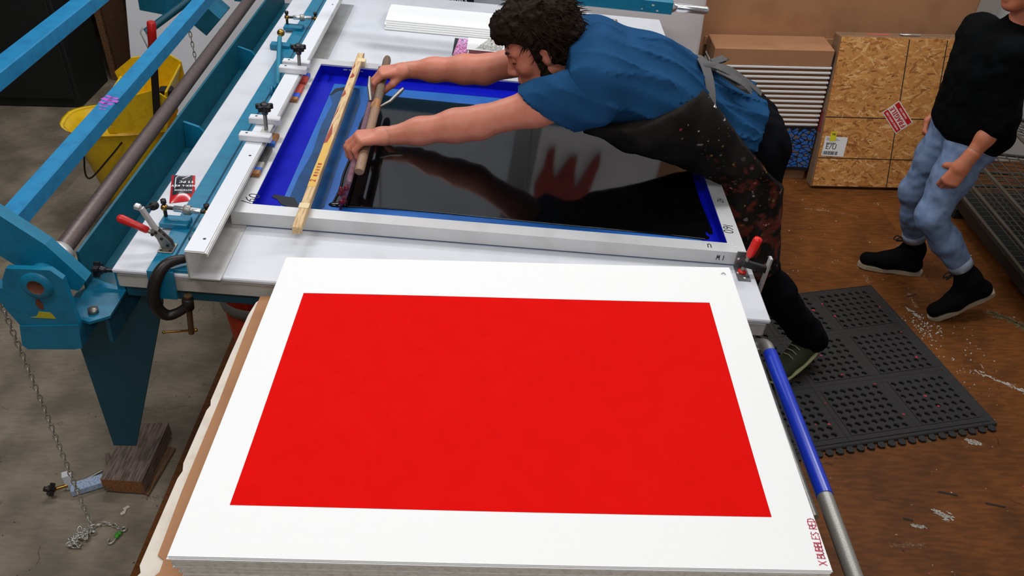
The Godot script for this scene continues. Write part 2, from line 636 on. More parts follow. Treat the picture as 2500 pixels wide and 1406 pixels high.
func floor_image(a: Color, b: Color, seed_: int, marks: int, fleck: Array, px := 1024, broad := 0.75, grain := 0.22) -> Image:
	# worn floor: broad patches, fine grain, scuffs and flecks of paint
	var n1 := noise(0.006, seed_, 5)
	var n2 := noise(0.09, seed_ + 1, 3)
	var im := Image.create(px, px, false, Image.FORMAT_RGB8)
	for y in px:
		for x in px:
			var v := 0.5 + broad * n1.get_noise_2d(x, y) + grain * n2.get_noise_2d(x * 0.22, y)
			im.set_pixel(x, y, b.lerp(a, clampf(v, 0.0, 1.0)))
	var r := RandomNumberGenerator.new()
	r.seed = seed_
	for i in marks:
		var p := Vector2(r.randf() * px, r.randf() * px)
		var c: Color = fleck[r.randi() % fleck.size()]
		var ang := r.randf_range(-0.4, 0.4) + (PI / 2 if r.randf() < 0.25 else 0.0)
		var kind := r.randf()
		if kind < 0.75:       # a speck
			var s := 1 + r.randi() % 3
			im.fill_rect(Rect2i(int(p.x), int(p.y), s, 1 + r.randi() % 2), c)
		elif kind < 0.9:      # a dry smear of many short hairs
			var len_ := r.randf_range(14, 60)
			for k in int(len_ * 1.2):
				var q := p + Vector2(r.randf() * len_, r.randfn(0.0, 2.4)).rotated(ang)
				im.fill_rect(Rect2i(clampi(int(q.x), 0, px - 4), clampi(int(q.y), 0, px - 2), 1 + r.randi() % 3, 1), im.get_pixel(clampi(int(q.x), 0, px - 1), clampi(int(q.y), 0, px - 1)).lerp(c, r.randf_range(0.25, 0.75)))
		else:                 # a scratch or a dark scuff
			var len_ := r.randf_range(10, 40)
			for k in int(len_):
				var q := p + Vector2(k, sin(k * 0.2) * 1.5).rotated(ang)
				if q.x >= 0 and q.y >= 0 and q.x < px and q.y < px:
					im.set_pixel(int(q.x), int(q.y), im.get_pixel(int(q.x), int(q.y)).darkened(0.45))
	return im

func floor_paint(fl: Node) -> void:
	# dried drips, smears and grit of white paint on the wooden floor
	rng.seed = 61
	var st := start()
	var y := 0.0032
	for q: Array in [[1.845, -2.565, 1.99, -2.45, 0.016, 60], [1.41, -1.857, 1.465, -1.838, 0.022, 46], [1.655, -2.185, 1.70, -2.165, 0.016, 50], [1.72, -2.96, 1.755, -2.90, 0.014, 40], [1.32, -1.80, 1.36, -1.795, 0.006, 20]]:
		for i in q[5]:
			var f := rng.randf()
			var p := Vector3(lerpf(q[0], q[2], f), y, lerpf(q[1], q[3], f) + rng.randfn(0.0, q[4] * 0.42))
			box(st, p, Vector3(rng.randf_range(0.004, 0.020), 0.0008, rng.randf_range(0.0015, 0.005)), 0.0, Basis(Vector3.UP, rng.randfn(0.0, 0.3) - 0.5))
	for i in 190:
		var p := Vector3(1.74 + rng.randfn(0.0, 0.035), y, -2.83 + rng.randfn(0.0, 0.045))
		if i > 110: p = Vector3(1.80 + rng.randfn(0.0, 0.10), y, -2.62 + rng.randfn(0.0, 0.16))
		box(st, p, Vector3.ONE * rng.randf_range(0.0015, 0.005), 0.0, Basis(Vector3.UP, rng.randf() * 3.0))
	var o := struct("white_paint_marks", st, mat(c8(186, 178, 166), 0.8), fl)
	o.set_meta("kind", "stuff")
	st = start()
	for q: Array in [[2.07, -2.955, 2.20, -2.83, 0.035, 70], [1.45, -2.22, 1.52, -2.18, 0.01, 14]]:
		for i in q[5]:
			var f := rng.randf()
			var p := Vector3(lerpf(q[0], q[2], f), y, lerpf(q[1], q[3], f) + rng.randfn(0.0, q[4] * 0.42))
			box(st, p, Vector3(rng.randf_range(0.012, 0.035), 0.0006, rng.randf_range(0.004, 0.012)), 0.0, Basis(Vector3.UP, rng.randfn(0.0, 0.3) - 0.7))
	o = struct("grey_paint_marks", st, mat(c8(104, 92, 62), 0.8), fl)
	o.set_meta("kind", "stuff")
	st = start()
	for q: Array in [[1.46, -1.945, 1.52, -1.93], [1.60, -1.90, 1.66, -1.885], [1.30, -1.83, 1.33, -1.82], [1.67, -3.30, 1.70, -3.295], [1.75, -3.05, 1.80, -3.07]]:
		beam(st, Vector3(q[0], y, q[1]), Vector3(q[2], y, q[3]), 0.008, 0.0006, 0.0)
	o = struct("dark_scuffs", st, mat(c8(44, 28, 18), 0.8), fl)
	o.set_meta("kind", "stuff")

func build_setting() -> void:
	# concrete slab on the left, painted plywood on the right
	var white := c8(206, 200, 190)
	var im := floor_image(c8(150, 137, 117), c8(112, 102, 87), 41, 500, [c8(50, 46, 40), c8(60, 54, 46), c8(150, 144, 134), c8(38, 36, 32)])
	var st := start()
	var m1 := img_mat(im, 0.7)
	st.set_smooth_group(-1)
	quad_uv(st, Vector3(-4.2, 0, 1.6), Vector3(-1.12, 0, 1.6), Vector3(-1.12, 0, -7.0), Vector3(-4.2, 0, -7.0))
	m1.uv1_scale = Vector3(1.6, 4.5, 1)
	var fl := struct("floor", st, m1)
	st = start()
	span(st, Vector3(-4.2, -0.2, -7.0), Vector3(3.4, -0.004, 1.6), 0.0)
	struct("slab", st, mat(c8(90, 84, 74), 0.9), fl)
	im = floor_image(c8(120, 71, 30), c8(86, 50, 20), 52, 900, [white, white, c8(176, 170, 162), c8(140, 136, 140), c8(30, 22, 16), c8(150, 104, 52), c8(176, 60, 110)], 1400, 0.5, 0.45)
	st = start()
	quad_uv(st, Vector3(-1.12, 0.002, 1.6), Vector3(3.4, 0.002, 1.6), Vector3(3.4, 0.002, -7.0), Vector3(-1.12, 0.002, -7.0))
	var m2 := img_mat(im, 0.55)
	m2.metallic_specular = 0.3
	m2.uv1_scale = Vector3(1.5, 2.8, 1)
	struct("wooden_floor", st, m2, fl)
	floor_paint(fl)
	var wall := worn(c8(206, 206, 204), c8(196, 195, 192), 0.7, 0.0, 0.01, 0.5, 61)
	st = start()
	span(st, Vector3(-2.43, 0, -5.55), Vector3(3.4, 3.4, -5.40), 0.0)
	struct("wall_back", st, wall)
	st = start()
	span(st, Vector3(0.98, 0, -4.50), Vector3(3.4, 3.4, -4.36), 0.0)
	struct("wall_partition", st, wall)
	st = start()
	span(st, Vector3(-4.35, 0, -7.1), Vector3(-4.2, 3.4, 1.6), 0.0)
	struct("wall_left", st, mat(c8(70, 72, 72), 0.8))
	st = start()
	span(st, Vector3(3.4, 0, -7.1), Vector3(3.55, 3.4, 1.6), 0.0)
	struct("wall_right", st, wall)
	st = start()
	span(st, Vector3(-4.2, 0, 1.6), Vector3(3.4, 3.4, 1.75), 0.0)
	struct("wall_front", st, mat(c8(140, 138, 134), 0.8))
	st = start()
	span(st, Vector3(-4.2, 0, -7.15), Vector3(3.4, 3.4, -7.0), 0.0)
	struct("wall_far", st, mat(c8(48, 50, 50), 0.8))
	st = start()
	span(st, Vector3(-4.35, 3.44, -7.15), Vector3(3.55, 3.6, 1.75), 0.0)
	struct("ceiling", st, mat(c8(186, 184, 180), 0.85))
	# the wooden post that ends the white wall, and its white board
	st = start()
	span(st, Vector3(-2.545, 0, -5.42), Vector3(-2.40, 3.3, -5.22), 0.006)
	struct("trim_1", st, M.wood_dark)
	st = start()
	span(st, Vector3(-2.585, 0, -5.40), Vector3(-2.547, 3.3, -5.20), 0.004)
	struct("trim_2", st, M.wood_brown)
	var wb := thing("leaning_board", "large white board leaning against the back wall beside the wooden post", "board", Transform3D(Basis(Vector3.RIGHT, -0.38), Vector3(0, 0.002, -4.70)))
	st = start()
	span(st, Vector3(-2.25, 0.0, -0.012), Vector3(-1.05, 1.70, 0.0), 0.002)
	obj("board", st, M.white, wb)

# ---------------------------------------------------------------- the printing table
func build_table() -> void:
	var t := thing("printing_table", "large white topped screen printing table on a teal steel frame", "table", MX)
	var st := start()
	span(st, Vector3(-0.995, -0.012, -4.0), Vector3(0.675, 0.0, -1.737), 0.003)
	obj("table_top", st, M.white_worn, t)
	st = start()
	span(st, Vector3(-0.99, -0.06, -3.995), Vector3(0.67, -0.0125, -1.742), 0.006)
	obj("top_core", st, M.alu_side, t)
	# teal steel straps on the left side of the top
	st = start()
	span(st, Vector3(-0.905, 0.0005, -3.98), Vector3(-0.858, 0.010, -1.738), 0.001)
	span(st, Vector3(-0.905, -0.075, -1.738), Vector3(-0.84, 0.010, -1.729), 0.001)
	obj("strap", st, M.teal, t)
	st = start()
	span(st, Vector3(-0.853, 0.0005, -3.98), Vector3(-0.800, 0.010, -1.742), 0.001)
	obj("strap", st, M.teal, t)
	# frame under the top
	st = start()
	span(st, Vector3(-0.99, -0.115, -1.83), Vector3(0.60, -0.062, -1.78), 0.004)
	obj("front_rail", st, M.teal_dark, t)
	st = start()
	span(st, Vector3(-0.99, -0.16, -3.95), Vector3(0.60, -0.062, -3.90), 0.004)
	obj("rear_rail", st, M.teal_dark, t)
	for x: float in [-0.95, 0.5]:
		st = start()
		span(st, Vector3(x, -0.14, -3.90), Vector3(x + 0.05, -0.062, -1.81), 0.004)
		obj("side_rail", st, M.teal_dark, t)
	# the deep teal beam beside the top
	st = start()
	span(st, Vector3(-1.108, -0.20, -4.1), Vector3(-1.100, 0.0, -1.80), 0.001)
	span(st, Vector3(-1.100, -0.135, -4.1), Vector3(-1.012, -0.120, -1.70), 0.001)
	span(st, Vector3(-1.022, -0.21, -4.1), Vector3(-1.012, -0.135, -1.70), 0.001)
	obj("channel", st, worn(c8(15, 88, 108), c8(12, 76, 95), 0.42, 0.0, 0.02, 1.5, 2), t)
	for z: float in [-2.62, -3.30]:
		st = start()
		prism(st, pv([-1.1, -0.12, -1.016, -0.12, -1.016, -0.085, -1.05, -0.045, -1.1, -0.03]), z - 0.006, z + 0.006)
		obj("gusset", st, M.teal, t)
	for z: float in [-2.02, -2.42]:
		st = start()
		lathe(st, [[0.0, 0.0], [0.013, 0.0], [0.013, 0.008], [0.011, 0.010], [0.0, 0.010]], Transform3D(Basis.IDENTITY, Vector3(-1.045, -0.12, z)), 10)
		obj("bolt", st, M.steel, t)
	# end plate of the beam with its adjusting screw
	st = start()
	slab(st, pv([-1.10, -1.84, -1.0, -1.80, -1.0, -1.69, -1.04, -1.66, -1.10, -1.68]), -0.119, -0.111)
	obj("end_plate", st, M.teal, t)
	st = start()
	prism(st, pv([-1.022, -0.111, -1.002, -0.111, -1.002, -0.045, -1.012, -0.03, -1.022, -0.05]), -1.85, -1.80)
	obj("screw_lug", st, M.teal, t)
	st = start()
	rod(st, Vector3(-1.085, -0.07, -1.825), Vector3(-0.985, -0.07, -1.825), 0.006, 10)
	star_knob(st, Transform3D(Basis(Vector3(0, 0, 1), PI / 2), Vector3(-1.075, -0.07, -1.825)), 0.022)
	obj("adjusting_screw", st, M.black_plastic, t)
	st = start()
	lathe(st, [[0.0, 0.0], [0.014, 0.0], [0.014, 0.010], [0.0, 0.010]], Transform3D(Basis.IDENTITY, Vector3(-1.045, -0.111, -1.70)), 6)
	obj("bolt", st, M.steel, t)
	# legs: tapered plates of folded steel with a screw foot
	leg_at(t, [-1.232, -0.42, -1.232, -0.28, -1.13, -0.21, -1.12, -0.29, -1.085, -0.29, -1.10, -0.15, -0.955, -0.12, -0.965, -0.245, -1.138, -0.84, -1.21, -0.845], -1.92, 0.100)
	leg_at(t, [-1.232, -0.42, -1.232, -0.28, -1.10, -0.15, -0.955, -0.12, -0.965, -0.245, -1.138, -0.94, -1.21, -0.945], -3.75, 0.070)
	leg_at(t, [0.36, -0.25, 0.36, -0.115, 0.58, -0.115, 0.58, -0.25, 0.50, -0.82, 0.44, -0.82], -2.05, 0.075)
	leg_at(t, [0.36, -0.25, 0.36, -0.115, 0.58, -0.115, 0.58, -0.25, 0.50, -0.82, 0.44, -0.82], -3.75, 0.075)

func leg_at(t: Node3D, outline: Array, z: float, foot: float) -> void:
	var st := start()
	var p := pv(outline)
	var n := p.size()
	prism(st, p, z - 0.004, z + 0.004)
	# folded flanges along both sides
	var a := p[0]
	var b := p[n - 3]
	var c := p[n - 2]
	var d := p[n - 1]
	beam(st, Vector3(a.x + 0.004, a.y, z - 0.035), Vector3(d.x + 0.004, d.y, z - 0.03), 0.06, 0.006, 0.0, Vector3.RIGHT)
	beam(st, Vector3(b.x - 0.004, b.y, z - 0.035), Vector3(c.x - 0.004, c.y, z - 0.03), 0.06, 0.006, 0.0, Vector3.RIGHT)
	span(st, Vector3(d.x, d.y, z - 0.06), Vector3(c.x, d.y + 0.010, z), 0.001)
	obj("leg", st, M.teal_dark, t)
	st = start()
	lathe(st, [[0.0, 0.0], [0.012, 0.0], [0.012, -0.03], [0.009, -0.03], [0.009, -foot + 0.025], [0.016, -foot + 0.018], [0.019, -foot + 0.008], [0.019, -foot], [0.0, -foot]], Transform3D(Basis(Vector3(0, 0, 1), -ROLL), Vector3((c.x + d.x) * 0.5, d.y, z - 0.03)), 14)
	obj("screw_foot", st, M.steel, t)

func star_knob(st: SurfaceTool, xf: Transform3D, r: float) -> void:
	var p := PackedVector2Array()
	for i in 20:
		var a := TAU * i / 20.0
		p.append(Vector2(cos(a), sin(a)) * r * (1.0 if (i % 4) < 2 else 0.66))
	prism(st, p, -0.006, 0.008, xf * Transform3D(Basis(Vector3.RIGHT, -PI / 2), Vector3.ZERO))
	lathe(st, [[0.0, -0.022], [r * 0.36, -0.022], [r * 0.45, -0.006], [r * 0.45, 0.010], [r * 0.3, 0.013], [0.0, 0.013]], xf, 12)

# ---------------------------------------------------------------- counterbalance frame that swings on the shaft
func build_counterbalance() -> void:
	var t := thing("counterbalance_frame", "teal counterbalance frame of square tubes turning on a brown steel shaft", "machine frame", MX)
	var st := start()
	rod(st, Vector3(-1.140, 0.0, -1.70), Vector3(-1.175, 0.0, -4.15), 0.0225, 24)
	obj("shaft", st, M.brown_pipe, t)
	st = start()
	rod(st, Vector3(-1.141, 0.0, -1.765), Vector3(-1.142, 0.0, -1.795), 0.034, 24, 0.003)
	obj("collar", st, M.alu_plain, t)
	st = start()
	rod(st, Vector3(-1.1405, 0.0, -1.665), Vector3(-1.141, 0.0, -1.765), 0.031, 24, 0.003)
	obj("hub", st, M.teal, t)
	# flat swing arm, its near face toward the viewer
	st = start()
	prism(st, pv([-1.045, -0.015, -1.068, -0.048, -1.15, -0.030, -1.62, 0.36, -1.56, 0.455, -1.12, 0.085]), -1.735, -1.700)
	obj("swing_arm", st, M.teal, t)
	st = start()
	prism(st, pv([-1.045, -0.015, -1.068, -0.048, -1.15, -0.030, -1.62, 0.36, -1.56, 0.455, -1.12, 0.085]), -4.10, -4.07)
	obj("swing_arm", st, M.teal, t)
	# long square tubes
	st = start()
	beam(st, Vector3(-1.232, 0.095, -1.74), Vector3(-1.268, 0.095, -4.10), 0.048, 0.048, 0.003)
	obj("square_tube", st, M.teal_light, t)
	st = start()
	beam(st, Vector3(-1.462, 0.245, -1.62), Vector3(-1.468, 0.245, -4.10), 0.060, 0.050, 0.003)
	obj("square_tube", st, M.teal_light, t)
	# a smear of pink paint on the inner tube
	st = start()
	var y := 0.1195
	for q: Array in [[-1.256, -2.452, -1.224, -2.440, 0.010], [-1.259, -2.432, -1.219, -2.420, 0.014], [-1.258, -2.408, -1.226, -2.400, 0.012], [-1.252, -2.385, -1.232, -2.382, 0.006], [-1.246, -2.365, -1.228, -2.362, 0.004]]:
		stroke(st, [Vector2(q[0], q[1]), Vector2((q[0] + q[2]) * 0.5, (q[1] + q[3]) * 0.5 + 0.003), Vector2(q[2], q[3])], q[4], Transform3D(Basis.IDENTITY, Vector3(0, y, 0)))
	obj("paint_smear", st, mat(c8(184, 74, 190), 0.6), t)
	# counterweights and cross pipe at the far end
	st = start()
	box(st, Vector3(-1.40, -0.145, -3.92), Vector3(0.085, 0.115, 0.16), 0.003, Basis(Vector3(0, 0, 1), -0.72))
	obj("counterweight", st, M.teal, t)
	st = start()
	box(st, Vector3(-1.635, -0.045, -3.95), Vector3(0.15, 0.21, 0.12), 0.003, Basis(Vector3.UP, -0.25))
	obj("counterweight", st, M.teal, t)
	st = start()
	box(st, Vector3(-1.255, -0.045, -3.98), Vector3(0.07, 0.06, 0.10), 0.003)
	obj("counterweight", st, M.teal, t)
	st = start()
	rod(st, Vector3(-1.655, -0.20, -3.78), Vector3(-1.37, 0.0, -4.02), 0.017, 16)
	obj("cross_pipe", st, M.teal_dark, t)
	st = start()
	for s: float in [0.0, 0.026]:
		tube(st, [Vector3(-1.672 + s, -0.185, -3.79), Vector3(-1.676 + s, -0.20, -3.77), Vector3(-1.645 + s, -0.275, -3.76)], 0.003, 8)
	obj("wire_clip", st, M.steel, t)

	# the bearing bracket in front
	t = thing("bearing_bracket", "teal steel bearing bracket at the front left corner of the printing table", "bracket", MX)
	st = start()
	prism(st, pv([-1.214, 0.012, -1.198, 0.045, -1.095, 0.050, -1.070, 0.026, -1.060, -0.110, -1.207, -0.128, -1.234, -0.070]), -1.664, -1.648)
	obj("bearing_plate", st, M.teal, t)
	st = start()
	prism(st, pv([-1.207, -0.129, -1.060, -0.111, -1.066, -0.186, -1.085, -0.193, -1.205, -0.204, -1.216, -0.192]), -1.76, -1.645)
	obj("lower_block", st, M.teal, t)
	st = start()
	prism(st, pv([-1.4, -0.03, -1.205, -0.03, -1.205, -0.10, -1.24, -0.075, -1.4, -0.085]), -1.70, -1.665)
	obj("side_plate", st, M.teal, t)
	var turn := Transform3D(Basis(Vector3.RIGHT, PI / 2), Vector3(-1.136, 0.0, -1.648))
	st = start()
	lathe(st, [[0.020, 0.008], [0.028, 0.008], [0.036, 0.003], [0.039, 0.0]], turn, 28)
	obj("bearing_ring", st, M.teal, t)
	st = start()
	lathe(st, [[0.0, 0.005], [0.017, 0.005], [0.0205, 0.008]], turn, 24)
	obj("shaft_end", st, M.rust, t)
	st = start()
	prism(st, pv([-1.175, -0.100, -1.160, -0.096, -1.153, -0.086, -1.150, -0.079, -1.122, -0.080, -1.118, -0.086, -1.112, -0.098]), -1.6478, -1.6472)
	obj("tape_scrap", st, mat(c8(178, 168, 40), 0.6), t)
	st = start()
	prism(st, pv([-1.150, -0.043, -1.140, -0.040, -1.134, -0.055, -1.136, -0.072, -1.146, -0.070, -1.152, -0.058]), -1.6478, -1.6473)
	obj("rust_patch", st, M.rust, t)

# ---------------------------------------------------------------- screen, ink, squeegee, stick
func build_screen() -> void:
	var t := thing("screen_frame", "large aluminium screen printing frame with blue mesh lying on the table", "screen frame", MX)
	var x0 := -0.762
	var x1 := 0.650
	var z0 := -3.065
	var z1 := -1.975
	var w := 0.046
	var ya := 0.006
	var yb := 0.046
	# four rails cut at 45 degrees
	var rails := [[x0, z1, x1, z1, x1 - w, z1 - w, x0 + w, z1 - w], [x0, z0, x1, z0, x1 - w, z0 + w, x0 + w, z0 + w], [x0, z0, x0, z1, x0 + w, z1 - w, x0 + w, z0 + w], [x1, z0, x1, z1, x1 - w, z1 - w, x1 - w, z0 + w]]
	for r: Array in rails:
		var st := start()
		slab(st, pv(r), ya, yb)
		obj("rail", st, M.alu, t)
	var st := start()
	span(st, Vector3(x0 + 0.002, 0.004, z0 + 0.002), Vector3(x1 - 0.002, 0.007, z1 - 0.002), 0.0)
	obj("mesh", st, M.emulsion, t)
	# blue tape up the inner walls and over the edge of the mesh
	var a := x0 + w
	var b := x1 - w
	var c := z0 + w
	var d := z1 - w
	for r: Array in [[a, c, a + 0.060, d, 0], [b - 0.055, c, b, d, 1], [a, c, b, c + 0.075, 2], [a, d - 0.004, b, d, 3]]:
		st = start()
		span(st, Vector3(r[0], 0.0072, r[1]), Vector3(r[2], 0.0078, r[3]), 0.0)
		if r[4] == 0: span(st, Vector3(a - 0.0002, 0.007, c), Vector3(a + 0.001, yb - 0.003, d), 0.0)
		elif r[4] == 1: span(st, Vector3(b - 0.001, 0.007, c), Vector3(b + 0.0002, yb - 0.003, d), 0.0)
		elif r[4] == 2: span(st, Vector3(a, 0.007, c - 0.0002), Vector3(b, yb - 0.006, c + 0.001), 0.0)
		else: span(st, Vector3(a, 0.007, d - 0.001), Vector3(b, yb - 0.004, d + 0.0002), 0.0)
		obj("blue_tape", st, M.blue_tape, t)
	# ragged tape residue on the far rail
	rng.seed = 77
	st = start()
	for i in 16:
		var x := rng.randf_range(-0.66, -0.36)
		span(st, Vector3(x, 0.030, c + 0.0008), Vector3(x + rng.randf_range(0.008, 0.03), 0.030 + rng.randf_range(0.002, 0.006), c + 0.0016), 0.0)
	obj("torn_tape", st, mat(c8(168, 170, 182), 0.6), t)
	# pen marks: 160 on the left, 160 and other figures on the right
	pen(t, "160", Vector3(-0.748, yb + 0.0004, -2.030), Vector3(0.35, 0, -0.94), 0.030, 0.0030)
	pen(t, "160", Vector3(0.637, yb + 0.0004, -2.115), Vector3(-0.15, 0, 0.99), 0.026, 0.0028)
	pen(t, "HZ", Vector3(0.637, yb + 0.0004, -2.265), Vector3(-0.15, 0, 0.99), 0.016, 0.0022)
	pen(t, "U", Vector3(0.553, yb + 0.0004, -1.990), Vector3(-1, 0, 0.0), 0.018, 0.0028)
	st = start()
	var f := Transform3D(Basis(Vector3(-1, 0, 0), Vector3(0, 0, 1), Vector3(0, 1, 0)), Vector3(0.590, 0.018, z1 + 0.0006))
	for l in figure("1", 0.014): stroke(st, l, 0.0022, f)
	for l in figure("W", 0.014): stroke(st, l, 0.0022, f * Transform3D(Basis.IDENTITY, Vector3(0.012, 0, 0)))
	obj("pen_mark", st, M.pen_black, t)
	# white stitches across the corner joint
	st = start()
	for i in 5:
		var q := Vector3(0.607 + i * 0.008, yb + 0.0006, -2.018 + i * 0.008)
		box(st, q, Vector3(0.006, 0.001, 0.003), 0.0, Basis(Vector3.UP, -0.8))
	obj("weld_mark", st, mat(c8(236, 236, 234), 0.5), t)

	# ink pulled over the mesh
	var ink := thing("ink_film", "wide pool of glossy black ink pulled across the blue mesh", "ink", MX)
	st = start()
	slab(st, pv([-0.515, -2.106, -0.468, -2.104, -0.30, -2.118, -0.1, -2.113, 0.1, -2.108, 0.3, -2.103, 0.45, -2.098, 0.548, -2.088, 0.572, -2.092, 0.577, -2.104, 0.568, -2.114, 0.570, -2.135, 0.580, -2.118, 0.590, -2.122, 0.592, -2.15, 0.583, -2.3, 0.586, -2.6, 0.580, -2.84, 0.4, -2.862, 0.2, -2.866, 0.0, -2.864, -0.2, -2.866, -0.449, -2.874, -0.50, -2.90, -0.512, -2.80, -0.506, -2.70, -0.516, -2.60, -0.508, -2.45, -0.512, -2.30, -0.506, -2.20]), 0.0073, 0.0088)
	obj("ink_layer", st, M.ink, ink)
	st = start()   # the bead in front of the blade and round the edge
	tube(st, spline([Vector3(-0.515, 0.0085, -2.104), Vector3(-0.508, 0.0085, -2.2), Vector3(-0.512, 0.0085, -2.3), Vector3(-0.506, 0.0085, -2.5), Vector3(-0.514, 0.0085, -2.62), Vector3(-0.506, 0.0085, -2.75), Vector3(-0.502, 0.0085, -2.90)], 5), 0.0045, 8)
	tube(st, spline([Vector3(-0.515, 0.0082, -2.104), Vector3(-0.3, 0.0082, -2.116), Vector3(0.1, 0.0082, -2.107), Vector3(0.45, 0.0082, -2.097), Vector3(0.56, 0.0082, -2.090)], 6), 0.0026, 8)
	ball(st, Vector3(-0.500, 0.009, -2.112), Vector3(0.026, 0.006, 0.011), 12)
	ball(st, Vector3(-0.486, 0.010, -2.125), Vector3(0.014, 0.008, 0.012), 12)
	obj("ink_bead", st, M.ink, ink)
	var film := thing("ink_residue", "thin dark film of ink left behind the wooden stick", "ink", MX)
	st = start()
	slab(st, pv([-0.640, -2.09, -0.56, -2.05, -0.535, -2.1, -0.540, -2.4, -0.540, -2.8, -0.56, -2.915, -0.61, -2.925, -0.645, -2.90, -0.650, -2.83, -0.632, -2.78, -0.638, -2.6, -0.630, -2.4, -0.640, -2.25]), 0.0080, 0.0084)
	obj("film", st, worn(c8(22, 72, 122), c8(20, 56, 92), 0.25, 0.0, 0.008, 1.5, 88), film)
	st = start()
	slab(st, pv([-0.690, -2.125, -0.683, -2.14, -0.66, -2.135, -0.625, -2.13, -0.605, -2.09, -0.60, -2.055, -0.625, -2.075, -0.655, -2.090, -0.672, -2.115]), 0.0085, 0.0096)
	obj("dark_streak", st, mat(c8(16, 22, 30), 0.3), film)
	st = start()
	slab(st, pv([-0.655, -2.84, -0.645, -2.895, -0.61, -2.918, -0.565, -2.912, -0.60, -2.902, -0.632, -2.88, -0.645, -2.845]), 0.0085, 0.0090)
	obj("dark_streak", st, mat(c8(16, 22, 30), 0.3), film)

	# the squeegee
	var s := thing("squeegee", "wooden squeegee with a round dowel handle gripped by the man", "squeegee", MX)
	st = start()
	beam(st, Vector3(-0.470, 0.072, -2.085), Vector3(-0.492, 0.072, -2.90), 0.016, 0.075, 0.004, Vector3(0.30, 1, 0).normalized())
	obj("blade_holder", st, worn(c8(128, 92, 104), c8(84, 52, 60), 0.35, 0.0, 0.03, 4.0, 91), s)
	st = start()
	beam(st, Vector3(-0.484, 0.024, -2.09), Vector3(-0.506, 0.024, -2.895), 0.007, 0.036, 0.001, Vector3(0.30, 1, 0).normalized())
	obj("blade", st, mat(c8(70, 26, 30), 0.35), s)
	st = start()
	tube(st, [Vector3(-0.437, 0.120, -2.115), Vector3(-0.437, 0.122, -2.122), Vector3(-0.447, 0.125, -2.505), Vector3(-0.448, 0.125, -2.512)], [0.0125, 0.0140, 0.0140, 0.012], 20)
	obj("dowel_handle", st, worn(c8(150, 118, 92), c8(122, 92, 70), 0.55, 0.0, 0.03, 6.0, 93), s)
	st = start()
	tube(st, [Vector3(-0.449, 0.122, -2.575), Vector3(-0.449, 0.123, -2.58), Vector3(-0.461, 0.128, -2.905), Vector3(-0.462, 0.128, -2.925), Vector3(-0.462, 0.128, -2.932)], [0.012, 0.0140, 0.0140, 0.011, 0.004], 20)
	obj("dowel_handle", st, worn(c8(112, 92, 74), c8(84, 66, 52), 0.6, 0.0, 0.03, 6.0, 92), s)
	st = start()
	box(st, Vector3(-0.4515, 0.114, -2.545), Vector3(0.028, 0.030, 0.045), 0.004)
	rod(st, Vector3(-0.448, 0.122, -2.505), Vector3(-0.450, 0.122, -2.585), 0.013, 14)
	obj("coupling", st, M.wood_tan, s)
	st = start()
	tube(st, [Vector3(-0.475, 0.11, -2.60), Vector3(-0.487, 0.135, -2.655), Vector3(-0.492, 0.15, -2.70)], [0.006, 0.007, 0.004], 10)
	tube(st, [Vector3(-0.445, 0.10, -2.585), Vector3(-0.415, 0.105, -2.62), Vector3(-0.385, 0.125, -2.665), Vector3(-0.378, 0.130, -2.675)], [0.005, 0.006, 0.007, 0.005], 10)
	obj("wing_bolt", st, M.steel, s)
	# drops of old ink on the near end of the holder
	st = start()
	for i in 14:
		ball(st, Vector3(-0.476 + rng.randf_range(-0.012, 0.010), rng.randf_range(0.03, 0.085), -2.084 + rng.randf_range(0.0, 0.004)), Vector3(0.006, 0.008, 0.003) * rng.randf_range(0.6, 1.2), 8)
	obj("dried_ink", st, mat(c8(112, 24, 34), 0.25), s)

	# the wooden stick laid across the frame
	var k := thing("wooden_stick", "pale wooden yardstick with worn yellow print laid across the screen frame", "stick", MX)
	st = start()
	beam(st, Vector3(-0.566, 0.058, -1.888), Vector3(-0.582, 0.058, -3.10), 0.024, 0.022, 0.002)
	obj("stick", st, M.wood_light, k)
	st = start()
	var yy := 0.0694
	slab(st, pv([-0.580, -2.10, -0.559, -2.10, -0.562, -2.16, -0.558, -2.22, -0.563, -2.28, -0.561, -2.36, -0.570, -2.43, -0.584, -2.40, -0.581, -2.30, -0.582, -2.2]), yy - 0.0002, yy)
	obj("yellow_print", st, mat(c8(214, 172, 78), 0.6), k)
	st = start()
	var lx := Transform3D(Basis(Vector3(0, 0, -1), Vector3.UP, Vector3(1, 0, 0)), Vector3(-0.579, yy + 0.0003, -2.13))
	for l in figure("2", 0.014): stroke(st, l, 0.003, lx)
	for i in 5:
		for l in figure("mnun"[i % 4], 0.010): stroke(st, l, 0.0026, lx * Transform3D(Basis.IDENTITY, Vector3(0.030 + i * 0.017, 0, 0.003)))
	obj("red_lettering", st, mat(c8(168, 26, 26), 0.6), k)
	for p: Array in [[-0.584, -2.36, -0.570, -2.50], [-0.585, -2.52, -0.580, -2.66], [-0.588, -2.70, -0.577, -2.76], [-0.586, -2.86, -0.572, -2.91], [-0.590, -2.93, -0.584, -3.0]]:
		st = start()
		slab(st, pv([p[0], p[1], p[2] - 0.004, p[1] - 0.01, p[2], (p[1] + p[3]) * 0.5, p[0] + 0.003, p[3]]), yy - 0.0002, yy + 0.0002)
		obj("stain", st, mat(c8(150, 58, 44), 0.6), k)
	st = start()
	span(st, Vector3(-0.586, 0.0472, -3.05), Vector3(-0.556, 0.0692, -3.02), 0.001)
	span(st, Vector3(-0.5815, 0.0695, -2.01), Vector3(-0.5545, 0.0699, -1.985), 0.0)
	obj("tape_band", st, mat(c8(224, 202, 158), 0.6), k)
	st = start()
	span(st, Vector3(-0.571, 0.0692, -3.098), Vector3(-0.569, 0.0696, -3.06), 0.0)
